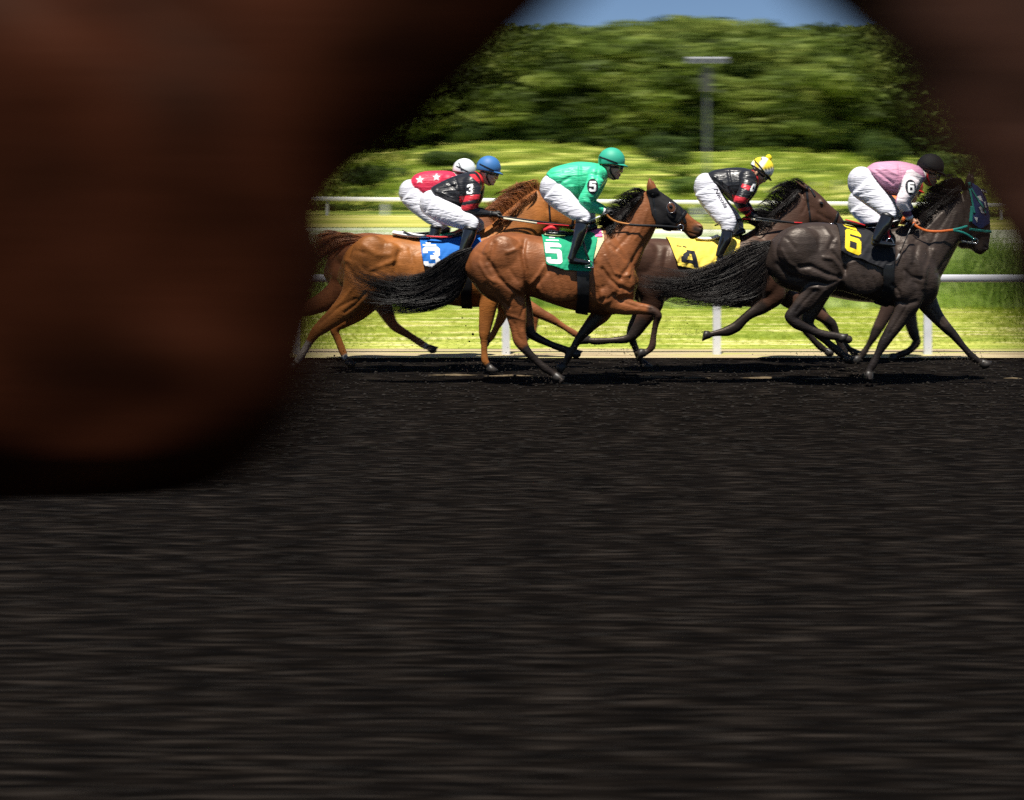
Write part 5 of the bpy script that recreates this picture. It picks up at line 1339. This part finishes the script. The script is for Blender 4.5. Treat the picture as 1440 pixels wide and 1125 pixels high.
    # boots
    for s in (-1, 1):
        P = [limb(leg2(s, BT), Y, 4, 16), limb(leg2(s, FT), Y, 4, 12)]
        bo = fuse("boot", P, .007, 1, M_boot, root)
        t0 = leg2(s, BT)[0]; t1 = leg2(s, BT)[1]
        v, f = limb([(t0[0], t0[1] - 1, t0[2] * 1.03, t0[3]), (t0[0] + (t1[0] - t0[0]) * .2, t0[1] + (t1[1] - t0[1]) * .2, t0[2] * 1.04, t0[3])], Y, 1, 16); make("boot_top", v, f, M_strap, bo)
        if gloves:
            fuse("glove", hand(s, 1.12), .0055, 1, M_glove, root)
        a_ = arm(s); x, y, dd, yo = a_[-1]; x2, y2 = a_[-2][0], a_[-2][1]
        v, f = limb([(x + (x2 - x) * .12, y + (y2 - y) * .12, dd * 1.12, yo), (x - (x2 - x) * .12, y - (y2 - y) * .12, dd * 1.05, yo)], Y, 1, 14); make("cuff", v, f, J.get('cuff', M_wht), jer)
    # helmet: dome, peak
    c = o(0, 0)
    vd, fd = ball(c[0], c[1], Y, R * 1.0, R * .98, .118 * k * (Y / YA), 0, tilt, 16, 28)
    bm = bmesh.new(); vs = [bm.verts.new(tuple(v)) for v in vd]
    for f in fd:
        try: bm.faces.new([vs[i] for i in f])
        except ValueError: pass
    bmesh.ops.remove_doubles(bm, verts=bm.verts, dist=1e-5)
    A = o(-20, 3.5); B = o(20, 6.0); A = wpt(A[0], A[1], Y); B = wpt(B[0], B[1], Y)
    nrm = Vector((B[0] - A[0], 0, B[2] - A[2])).normalized().cross(Vector((0, 1, 0)))
    if nrm.z < 0: nrm = -nrm
    bmesh.ops.bisect_plane(bm, geom=bm.verts[:] + bm.edges[:] + bm.faces[:], plane_co=A, plane_no=-nrm, clear_outer=True)
    vs = list(bm.verts); bm.verts.index_update(); V = [tuple(v.co) for v in vs]; Fc = [[v.index for v in f.verts] for f in bm.faces]; bm.free()
    hm = make("helmet", V, Fc, helmet_mat, root)
    # rim band and peak
    pk = []; n = 28; V = []; Fc = []
    cc = Vector(wpt(*o(0, 4.9), Y)); ex = Vector((B[0] - A[0], 0, B[2] - A[2])).normalized(); ey = Vector((0, 1, 0)); up = nrm
    rx = R * .97 * Y / F; ry = .108 * k * (Y / YA)
    for i in range(n):
        t = 2 * math.pi * i / n; front = max(0, math.cos(t)) ** 1.2
        for (ro, dz) in ((.96, -.004), (1.0, .006), (1.0 + .28 * front, .004 - .014 * front), (1.0 + .27 * front, -.004 - .016 * front)):
            V.append(cc + ex * math.cos(t) * rx * ro + ey * math.sin(t) * ry * (1 + (ro - 1) * .4) + up * dz)
    for i in range(n):
        for j in range(4):
            i2 = (i + 1) % n; j2 = (j + 1) % 4
            Fc.append((i * 4 + j, i2 * 4 + j, i2 * 4 + j2, i * 4 + j2))
    make("peak", [tuple(v) for v in V], Fc, J.get('peak', helmet_mat), hm)
    if stripes:
        V = wverts(hm); Q = topx(V); C = np.tile(np.array(stripes[0]), (len(V), 1))
        dx = (Q[:, 0] - hx) * math.cos(a) + (Q[:, 1] - hy) * math.sin(a); dy = -(Q[:, 0] - hx) * math.sin(a) + (Q[:, 1] - hy) * math.cos(a)
        ph = np.degrees(np.arctan2(-dy + 8, dx + 2))
        for lo, hi, col in stripes[1]: C[(ph > lo) & (ph < hi)] = col
        set_col(hm, C)
    bvh_h = bvh_of(hm)
    decal("helmet_band", [[(0,0),(1,0),(1,1),(0,1)]], [o(-17.5, -7), o(9, 3), o(9, 5.2), o(-17.5, -4.6)], bvh_h, Y, M_strap, hm, -.1, lift=.003, sub=6)
    # straps and goggles
    for s in (-1, 1):
        q1, q2, q3 = o(-1.5, 7), o(-1, 16), o(6, 26.5)
        v, f = limb([(q1[0], q1[1], 2.6 * k, s * .082, .003), (q2[0], q2[1], 2.4 * k, s * .078, .003), (q3[0], q3[1], 2.2 * k, s * .035, .003)], Y, 4, 8)
        make("chin_strap", v, f, J.get('strap', M_strap), hm)
    if goggles:
        g0 = o(12.8, 10.2)
        go = None
        for s in (-1, 1):
            v, f = ball(*o(12.0, 10.2), Y, 5.4 * k, 4.2 * k, .034, s * .036, tilt); gf = make("goggles", v, f, M_gogf, root) if go is None else make("goggle_frame", v, f, M_gogf, go)
            if go is None: go = gf
            v, f = ball(*o(13.2, 10.2), Y, 4.3 * k, 3.0 * k, .034, s * .040, tilt); make("lens", v, f, M_gog, go)
            q1, q2, q3 = o(10.5, 9.4), o(2, 8.6), o(-12, 6)
            v, f = limb([(q1[0], q1[1], 2.4 * k, s * .066, .003), (q2[0], q2[1], 2.4 * k, s * .084, .003), (q3[0], q3[1], 2.4 * k, s * .07, .003)], Y, 4, 8); make("goggle_strap", v, f, M_strap, go)
    return root, jer, br_, hm

def whip(segs, Y, yo, label):
    root = empty("whip", wpt(segs[0][0][0], segs[0][0][1], Y + yo), label, "whip", None)
    for nm, pts, d, m in segs_fix(segs):
        v, f = limb([(x, y, d, yo, .005) for x, y in pts], Y, 2, 8); make(nm, v, f, m, root)
    return root
def segs_fix(segs):
    return [(s[4], [s[0], s[1]], s[2], s[3]) for s in segs]

M_j5 = mat_cloth("mint_green_silk", (.05, .58, .30), rough=.45, folds=1.5, fscale=8, spec=.4, var=.03)
M_h5 = mat_cloth("green_helmet_cover", (.03, .36, .24), rough=.55, folds=.15, fscale=8, spec=.4)
J5 = dict(hel=(860,226,19,0), torso=[(768,244,782,262,.13),(776,236.5,796,275,.165),(793,231,806,280,.17),(811,227.5,822,278,.175),(828,228,838,271,.185),(840,230,849,259,.145),(848,234,853,250,.08)],
 arm=[(838,250,25,-.18),(832,266,22,-.235),(823,283,20,-.25),(829,290,17,-.23),(839,294,14,-.18),(849,297.5,9,-.13)], hand=(856,299,-.11),
 pelvis=(777,263,18,19), pants=[(777,268,36,-.09),(788,279,35,-.13),(801,290,30,-.2),(813,300,25,-.255),(821,306.5,20,-.28),(819,316,16,-.3)],
 boot=[(819,312,19,-.305),(816,325,18,-.32),(811,342,14.5,-.325),(806,356,12,-.325),(803,365,12,-.325)], foot=[(801,366,11,-.325),(811,367.5,9,-.325),(822,369,8.5,-.325),(830,370.5,5,-.325)], far_leg=(10,-2),
 folds=[([(765,286),(790,282)],1.6,-.006),([(768,292),(796,290)],1.6,-.006),([(785,262),(800,282)],1.6,-.006),([(806,312),(826,304)],1.8,-.008),([(776,300),(800,297)],1.6,.005)])
jockey(J5, YA, "jockey in mint green silks and green helmet, number 5 on the sleeve", M_j5, M_h5, skin=(.62, .36, .25), collar=M_j5, number='5', numq=(833.5, 262),
       creases=[([(780,262),(800,250)],2.4,-.012),([(786,268),(806,262)],2.2,.010),([(815,232),(816,270)],1.8,-.014),([(822,282),(842,292)],1.6,.007),([(826,276),(836,288)],1.6,-.008),([(772,246),(790,242)],2,-.010),([(842,232),(838,252)],2,-.01)])
whip([((856,299),(844,304),2.0,M_strap,"handle"), ((844,304),(825,312),2.0,M_wht,"shaft"), ((825,312),(803,317),2.2,M_strap,"flap")], YA, -.2, "short whip with a white shaft in the hand of the green jockey")

M_jA = mat_cloth("black_red_silk", (.02, .02, .022), rough=.35, folds=1.5, fscale=8, spec=.5, attr=True)
M_h3 = mat_cloth("blue_helmet_cover", (.04, .15, .38), rough=.55, folds=.15, fscale=8, spec=.4)
BK = (.016, .016, .019); RD = (.60, .03, .045)
J3 = dict(hel=(687,236,17.4,5), torso=[(606,264,617,280,.13),(613,259.5,630,288,.16),(628,252,644,292,.17),(642,246.5,658,290,.175),(656,243,668,281,.185),(667,241,677,268,.14),(674,244,680,259,.08)],
 arm=[(665,262,25,-.18),(664,278,21,-.235),(657,294,18,-.25),(664,299,16,-.23),(676,300,12,-.18),(690,301,9,-.14)], hand=(699,301.5,-.12),
 pelvis=(607,285,17,18), pants=[(607,288,33,-.09),(621,297,34,-.14),(638,303.5,31,-.2),(654,310,26,-.255),(664,315,21,-.28),(661,325,17,-.3)],
 boot=[(662,321,19,-.305),(659,333,19,-.31),(654,347,16,-.315),(650,358,12,-.32)], foot=[(648,361,10,-.315),(658,363,9,-.315),(668,364,6,-.315)], far_leg=(10,4), cuff=M_glove,
 folds=[([(604+i*7.5,308-i*.2+(i%2)*2),(611+i*7.5,290+i*1.2)],1.0,-.0045) for i in range(7)])
jockey(J3, YB, "jockey in black silks with red sleeve bands, number 3 and a blue helmet", M_jA, M_h3, base_col=BK, skin=(.68,.40,.29),
       bands=[([(646,276),(676,273),(676,279),(646,285)], RD), ([(640,291),(676,285),(674,292),(646,298)], RD), ([(660,246),(666,243),(676,254),(674,258)], RD)],
       collar=M_red, number='3', numq=(660.5, 266), oval=False,
       creases=[([(616,266),(640,262)],2,-.012),([(622,272),(646,284)],2,.012),([(640,250),(650,284)],1.8,-.012),([(630,256),(644,270)],1.8,-.010)])
whip([((699,302),(708,307),2.2,M_strap,"handle"), ((708,307),(755,314),2.8,mat_plain("cream_whip",(.72,.66,.5),.5),"shaft"), ((755,314),(800,317.5),1.8,M_red,"flap")], YB, -.16, "cream and red whip held by the jockey with the blue helmet")

M_h4 = mat_cloth("striped_helmet_cover", (.8, .6, .05), rough=.6, folds=.15, fscale=8, attr=True)
YW = (.80, .62, .04); WH = (.8, .8, .78); BL = (.01, .01, .01)
J4 = dict(hel=(1071.5,237,16.8,32), torso=[(993,245,1006,262,.13),(1002,240,1019,274,.16),(1016,237,1031,285,.17),(1032,235.5,1044,283,.175),(1046,236,1056,272,.185),(1056,239,1062,261,.14),(1061,243,1065,256,.075)],
 arm=[(1053,254,25,-.18),(1048,270,21,-.235),(1040,284,18,-.25),(1045,292,15,-.22),(1052,300,10,-.16)], hand=(1060,305,-.12),
 pelvis=(992,261,16,18), pants=[(992,266,34,-.09),(1000,280,33,-.13),(1010,294,31,-.19),(1019,306,29,-.24),(1024,315,24,-.265),(1023,326,17,-.29)],
 boot=[(1023,324,16,-.295),(1021,336,17,-.31),(1015,350,14,-.315),(1011,361,11,-.315)], foot=[(1009,364,10,-.315),(1019,366,9,-.315),(1028,367,6,-.315)], far_leg=(13,4), cuff=M_red,
 folds=[([(986,268),(1004,266)],1.6,-.006),([(990,290),(1006,282)],1.6,-.006),([(996,300),(1012,304)],1.6,-.006),([(1004,276),(1018,282)],1.4,-.005),([(1010,314),(1030,306)],1.6,-.006)])
r4, j4, br4, hm4 = jockey(J4, YB, "jockey in black silks with red sleeve bands and yellow striped cap with pompom", M_jA, M_h4, base_col=BK, skin=(.50,.28,.18),
       bands=[([(1044,258),(1056,262),(1053,268),(1042,263)], RD), ([(1030,274),(1054,280),(1050,287),(1030,283)], RD), ([(1034,294),(1060,290),(1060,294),(1034,299)], RD)],
       collar=M_red, number='4', numq=(1059, 265), oval=False, stripes=(YW, [(20, 48, WH), (48, 52, BL), (84, 106, WH), (106, 111, BL), (140, 160, WH), (160, 165, BL), (-20, -12, BL)]),
       creases=[([(1004,248),(1024,262)],2,.010),([(1024,240),(1030,272)],1.8,-.012),([(1010,250),(1022,268)],1.8,-.010)])
v, f = ball(1081, 222, YB, 4.5, 5, .035); make("pompom", v, f, mat_plain("yellow_wool", (.75,.58,.03), .9, .1, bump=.6), hm4)
bv = bvh_of(br4)
decal("script_lettering", text_polys("Nicola"), [(1010,263),(1024,290),(1018.5,293),(1004.5,266)], bv, YB, M_num_black, br4, -.25, lift=.004, sub=1)
whip([((1005,317),(1044,307.5),2.2,M_strap,"handle"), ((1056,308),(1105,312.5),3.2,mat_plain("cream_whip",(.72,.66,.5),.5),"shaft"), ((1105,312.5),(1128,313.5),2.0,M_red,"flap"), ((1044,307.5),(1056,308),2.2,M_red,"grip")], YB, -.15, "cream and red whip held by the jockey with the striped cap")

M_j6 = mat_cloth("pink_silk", (.5, .22, .34), rough=.5, folds=1.5, fscale=8, spec=.3, attr=True)
PK = (.56, .27, .39); WS = (.74, .66, .68)
J6 = dict(hel=(1308,234.5,19,10), torso=[(1219,236,1228,253,.13),(1229,229,1240,268,.165),(1244,227,1256,275,.17),(1262,226.5,1272,275,.175),(1277,229,1286,267,.185),(1289,233,1296,257,.145),(1296,239,1299,253,.08)],
 arm=[(1281,252,26,-.18),(1276,268,21,-.235),(1268,284,18,-.25),(1273,295,15,-.22),(1279,306,10,-.17)], hand=(1286,313,-.15),
 pelvis=(1211,254,19,20), pants=[(1212,260,40,-.09),(1224,272,35,-.14),(1237,284,30,-.2),(1246,294,25,-.255),(1250,301,21,-.28),(1248,309,17,-.3)],
 boot=[(1249,303,19,-.305),(1243,316,19,-.32),(1236,329,16,-.325),(1231,339,13,-.325)], foot=[(1227,341,10,-.325),(1239,342.5,9,-.325),(1251,344,8,-.325),(1259,344.5,5,-.325)], far_leg=(12,-3), strap=M_red,
 folds=[([(1205,275),(1225,270)],1.6,-.006),([(1212,284),(1236,281)],1.6,-.006),([(1224,290),(1244,290)],1.6,.006),([(1226,256),(1240,274)],1.6,-.006),([(1234,301),(1256,297)],1.8,-.007)])
jockey(J6, YA, "jockey in pale pink silks and black helmet, number 6 on the sleeve", M_j6, M_helm_black, base_col=PK, skin=(.46,.25,.16), gloves=False,
       bands=[([(1267,242),(1282,238),(1300,250),(1296,270),(1292,330),(1255,330),(1255,280),(1264,262)], WS), ([(1268,298),(1288,296),(1288,303),(1268,306)], (.12,.05,.12))],
       collar=M_wht, number='6', numq=(1281, 263.5),
       creases=[([(1232,240),(1256,258)],2,-.012),([(1234,232),(1262,246)],2,.010),([(1264,228),(1267,272)],1.6,-.012),([(1232,262),(1262,268)],2.2,-.014)])
whip([((1286,314),(1280,322),2.4,M_strap,"handle"), ((1280,322),(1265,357),1.6,M_leather,"shaft"), ((1265,357),(1261,366),2.6,mat_plain("grey_flap",(.3,.3,.3),.5),"flap")], YA, -.27, "thin black whip hanging down from the hand of the pink jockey")

M_jR = mat_cloth("red_silk", (.60, .025, .07), rough=.5, folds=1.5, fscale=8, spec=.3)
M_hW = mat_cloth("white_helmet_cover", (.72, .76, .78), rough=.5, folds=.1, fscale=8)
JC1 = dict(hel=(653,238.5,16.2,6), torso=[(577,254,585,270,.13),(583,246,600,282,.165),(597,241,614,287,.17),(612,240,628,284,.175),(627,240,638,274,.18),(637,242,645,263,.13),(643,246,647,256,.075)],
 arm=[(632,258,23,-.17),(630,272,20,-.22),(624,286,17,-.23),(632,292,15,-.2),(645,296,9,-.14)], hand=(654,298,-.12),
 pelvis=(577,269,16,17), pants=[(577,273,33,-.09),(587,285,31,-.13),(599,298,25,-.19),(610,308,21,-.24),(616,314,18,-.26),(613,323,15,-.28)],
 boot=[(613,319,16,-.285),(611,331,16,-.29),(607,344,13,-.295),(604,354,11,-.3)], foot=[(602,356,9,-.295),(612,358,8,-.295),(620,359,5,-.295)], far_leg=(8,2),
 folds=[([(566,282),(590,276)],1.4,-.006),([(572,290),(598,287)],1.4,-.006)])
rr, jr, _, hmr = jockey(JC1, YC, "jockey in red silks with white stars and a white helmet", M_jR, M_hW, collar=M_wht)
bv = bvh_of(jr)
for cx_, cy_, r_ in ((590,252.5,6.3), (613.5,249,6), (597,277,5), (636,252,4.5)):
    decal("star", star_polys(), [(cx_-r_,cy_-r_),(cx_+r_,cy_-r_),(cx_+r_,cy_+r_),(cx_-r_,cy_+r_)], bv, YC, M_num_white, jr, -.2, sub=1)
bv = bvh_of(hmr)
decal("helmet_line", [[(0,0),(1,0),(1,1),(0,1)]], [(644,228.5),(646,228),(651,242),(649,242)], bv, YC, M_num_black, hmr, -.1, sub=4)

M_jO = mat_cloth("orange_silk", (.75, .17, .04), rough=.5, folds=1.5, fscale=8)
M_hR = mat_cloth("red_helmet_cover", (.6, .02, .02), rough=.5, folds=.1, fscale=8)
JC2 = dict(hel=(1282,262,16.2,8), torso=[(1205,266,1214,285,.13),(1213,261,1226,293,.16),(1228,259,1240,300,.165),(1244,259,1254,300,.175),(1256,261,1265,291,.18),(1266,264,1272,283,.13),(1272,268,1275,279,.07)],
 arm=[(1260,277,22,-.17),(1260,290,19,-.22),(1255,302,17,-.23),(1263,308,14,-.2),(1274,312,9,-.15)], hand=(1281,314,-.13),
 pelvis=(1208,284,15,18), pants=[(1208,289,32,-.09),(1217,300,30,-.13),(1228,311,25,-.19),(1238,320,21,-.24),(1243,326,18,-.26),(1241,333,15,-.28)],
 boot=[(1241,331,16,-.285),(1238,342,16,-.29),(1233,354,13,-.295),(1230,363,11,-.3)], foot=[(1228,366,9,-.295),(1238,367,8,-.295),(1246,368,5,-.295)], far_leg=(8,2))
jockey(JC2, YC, "jockey in orange silks and red cap, mostly hidden behind the pink jockey", M_jO, M_hR, collar=M_jO)
# ------------------------------------------------------------------ the two horses close to the camera
YN = 2.72
COATN = (.0175, .0046, .0020)
CN = mat_coat("dark_chestnut_coat", COATN, rough=.6, var=.9, spec=.04, bump=.1, tint=(1,.6,.4))
HN_ = dict(sq=4.2, skew=.0,
 trunk=[(-800,160,-780,330,.10),(-740,40,-690,480,.2),(-640,-10,-560,580,.27),(-480,-20,-400,600,.29),(-320,10,-270,600,.27),(-160,10,-120,650,.27),(-20,-30,20,680,.28),
        (110,-20,150,684,.28),(240,60,290,678,.26),(350,110,380,656,.23),(432,200,442,585,.17),(480,290,480,470,.10)],
 neck=[(60,10,450,420,.19),(180,-110,520,260,.155),(330,-230,640,165,.13),(480,-350,760,50,.11),(620,-430,860,-50,.1)],
 head=[(590,-450,720,-130,.075),(700,-430,800,-90,.09),(800,-360,830,-70,.1),(900,-280,870,-60,.08),(980,-200,930,-60,.062),(1040,-140,980,-50,.055),(1085,-100,1030,-40,.055),(1100,-70,1060,-35,.04)],
 ears=[[(600,-440,680,-440,.03,-.05),(610,-500,670,-500,.026,-.055),(630,-550,655,-550,.015,-.055),(640,-580,645,-580,.005,-.05)],
       [(620,-440,700,-440,.03,.05),(640,-500,700,-500,.026,.055),(665,-550,690,-550,.015,.055),(675,-580,680,-580,.005,.05)]],
 eye=(820,-300,.09),
 blobs=[(250,520,150,150,.1,-.17),(330,430,90,130,.08,-.12),(-520,250,170,180,.11,-.18),(-520,250,170,180,.11,.18),(280,600,110,85,.07,-.16),(120,560,190,130,.08,-.2)],
 legs=[dict(pts=[(260,540,200,-.16,.09),(200,600,170,-.18,.08),(60,630,140,-.18,.07),(-90,680,80,-.15,.045),(-140,720,70,-.15),(-200,800,52,-.15),(-270,880,58,-.15),(-320,880,48,-.15),(-390,850,70,-.15,.05)]),
       dict(pts=[(240,540,160,.16,.09),(170,610,140,.17,.07),(20,640,110,.16,.055),(-120,660,80,.15,.045),(-170,700,70,.15),(-240,780,52,.15),(-310,850,58,.15),(-360,850,48,.15),(-430,820,70,.15,.05)]),
       dict(pts=[(-560,260,330,-.16,.13),(-620,480,270,-.17,.11),(-720,680,150,-.16,.07),(-820,850,100,-.15,.05),(-850,900,80,-.15),(-900,1100,62,-.15),(-940,1280,68,-.15),(-960,1330,55,-.15),(-950,1410,80,-.15,.05)]),
       dict(pts=[(-540,260,330,.16,.13),(-560,480,250,.17,.11),(-640,690,140,.16,.07),(-700,850,95,.15,.05),(-730,900,80,.15),(-760,1100,60,.15),(-790,1280,66,.15),(-800,1330,55,.15),(-780,1410,80,.15,.05)])],
 relief=[([(90,180),(160,330),(250,420)],60,-.012),([(330,480),(250,560),(140,600)],40,-.012)])
hn, bn = horse(HN_, YN, COATN, name="racehorse", label="huge out of focus dark chestnut horse filling the left foreground", voxel=.02, mat=CN)
hair("mane", [[(120,-40),(60,-80),(0,-60)],[(250,-160),(180,-220),(100,-200)],[(380,-270),(320,-330),(240,-320)],[(500,-370),(450,-430),(360,-420)],[(600,-440),(560,-490),(480,-480)]], YN, 500, .004, M_black_hair, hn, 51, jit=15, K=8, lenr=(.6, 1.1), lat=.05, curl=15)
hair("tail", [[(-790,150),(-900,110),(-1100,140),(-1300,230)],[(-795,180),(-900,180),(-1100,240),(-1280,320)],[(-795,220),(-890,260),(-1060,340),(-1200,420)]], YN, 500, .004, M_black_hair, hn, 52, jit=15, K=10, lat=.08, curl=15)
strap("girth", bn, (-120, 260), (-110, 760), 80, YN, M_strap, hn, -.24, .012)
shell("saddle_cloth", bn, [(-360,0),(-350,220),(-120,260),(-70,200),(-80,-20)], YN, mat_cloth("dark_saddle_cloth", (.006,.004,.004), spec=.05), hn, .006, .006, -.24)
v, f = limb([(-330,5,20,0,.1),(-260,0,34,0,.11),(-180,-10,40,0,.1),(-110,-30,46,0,.08)], YN); sdn = make("saddle", v, f, M_leather, hn)

COATR = (.042, .016, .010)
CR = mat_coat("dark_brown_coat", COATR, rough=.6, var=.6, spec=.12, bump=.1)
# hindquarters first: the buttock and thigh line runs down to the right
HR = dict(
 trunk=[(1036, -260, 1051, -110, 0.12), (1096, -390, 1131, -10, 0.22), (1221, -455, 1264, 100, 0.28), (1371, -480, 1368, 255, 0.3), (1516, -475, 1478, 430, 0.28), (1616, -460, 1596, 400, 0.27), (1736, -440, 1736, 310, 0.26), (1916, -430, 1916, 350, 0.27), (2076, -440, 2076, 370, 0.28), (2216, -470, 2236, 380, 0.27), (2346, -430, 2366, 340, 0.22), (2436, -320, 2446, 250, 0.16), (2486, -180, 2486, 100, 0.09)],
 neck=[(2176, -480, 2476, 60, 0.19), (2336, -560, 2556, -90, 0.155), (2496, -650, 2666, -200, 0.13), (2636, -740, 2766, -330, 0.11), (2756, -800, 2856, -420, 0.1)],
 head=[(2756, -810, 2816, -480, 0.075), (2866, -780, 2886, -440, 0.09), (2966, -700, 2946, -420, 0.1), (3056, -620, 3006, -410, 0.08), (3126, -550, 3066, -400, 0.062), (3196, -480, 3126, -390, 0.055), (3236, -430, 3176, -370, 0.055), (3251, -400, 3206, -365, 0.04)],
 ears=[[(2756, -790, 2836, -790, 0.03, -0.05), (2766, -860, 2816, -860, 0.026, -0.055), (2781, -910, 2806, -910, 0.015, -0.055), (2791, -940, 2796, -940, 0.005, -0.05)]],
 eye=(2960,-640,.09),
 blobs=[(1488,345,120,165,.12,-.14),(1276, -150, 200, 220, 0.12, -0.19), (1276, -150, 200, 220, 0.12, 0.19), (1416, 120, 150, 150, 0.11, -0.19)],
 legs=[dict(pts=[(1281, -120, 330, -0.16, 0.13), (1411, 90, 320, -0.18, 0.13), (1508, 320, 270, -0.18, 0.1), (1556, 470, 190, -0.16, 0.075), (1596, 600, 120, -0.15, 0.05), (1646, 640, 95, -0.15), (1776, 720, 62, -0.15), (1896, 820, 68, -0.15), (1946, 860, 55, -0.15), (2006, 930, 80, -0.15, 0.05)]),
       dict(pts=[(1336, -100, 320, 0.16, 0.13), (1456, 130, 270, 0.17, 0.11), (1576, 330, 190, 0.16, 0.08), (1676, 500, 110, 0.15, 0.05), (1716, 550, 85, 0.15), (1836, 640, 60, 0.15), (1966, 730, 66, 0.15), (2016, 760, 55, 0.15), (2086, 810, 80, 0.15, 0.05)]),
       dict(pts=[(2316, 200, 200, -0.16, 0.09), (2336, 380, 150, -0.17, 0.07), (2436, 520, 100, -0.16, 0.055), (2536, 640, 80, -0.15, 0.045), (2576, 700, 60, -0.15), (2656, 860, 52, -0.15), (2726, 1000, 58, -0.15), (2766, 1050, 48, -0.15), (2816, 1110, 74, -0.15, 0.05)]),
       dict(pts=[(2306, 200, 200, 0.16, 0.09), (2276, 390, 150, 0.17, 0.07), (2216, 540, 100, 0.16, 0.055), (2166, 680, 80, 0.15, 0.045), (2126, 740, 60, 0.15), (2056, 880, 52, 0.15), (1996, 980, 58, 0.15), (1946, 990, 48, 0.15), (1876, 980, 74, 0.15, 0.05)])],
 relief=[([(1330,-60),(1400,120),(1480,260)],34,-.03),([(1230,-250),(1300,-100),(1330,40)],40,.02),([(1480,-200),(1440,0),(1490,160)],34,-.03),([(1200,-60),(1290,110),(1370,260)],30,.018)])
hr2, brr = horse(HR, YN, COATR, name="racehorse", label="out of focus hindquarters of a dark brown horse at the right edge of the foreground", voxel=.02, mat=CR)
hair("tail", [[(1100,-250),(1000,-330),(850,-380),(650,-380)],[(1095,-230),(1000,-290),(850,-320),(680,-310)],[(1095,-200),(990,-240),(850,-250),(720,-240)]], YN, 600, .004, M_black_hair, hr2, 61, jit=12, K=10, lat=.08, curl=10)
hair("mane", [[(2340,-570),(2280,-600),(2200,-570)],[(2480,-660),(2420,-700),(2340,-690)],[(2620,-745),(2560,-800),(2480,-790)],[(2740,-810),(2690,-860),(2620,-850)]], YN, 400, .004, M_black_hair, hr2, 62, jit=12, K=8, lat=.05, curl=10)
shell("saddle_cloth", brr, [(1780,-470),(1790,-200),(2080,-170),(2110,-220),(2130,-480)], YN, mat_cloth("grey_saddle_cloth", (.05,.05,.06)), hr2, .006, .006, -.24)
v, f = limb([(1830,-430,20,0,.1),(1900,-435,34,0,.11),(1990,-445,40,0,.1),(2060,-455,46,0,.08)], YN); make("saddle", v, f, M_leather, hr2)
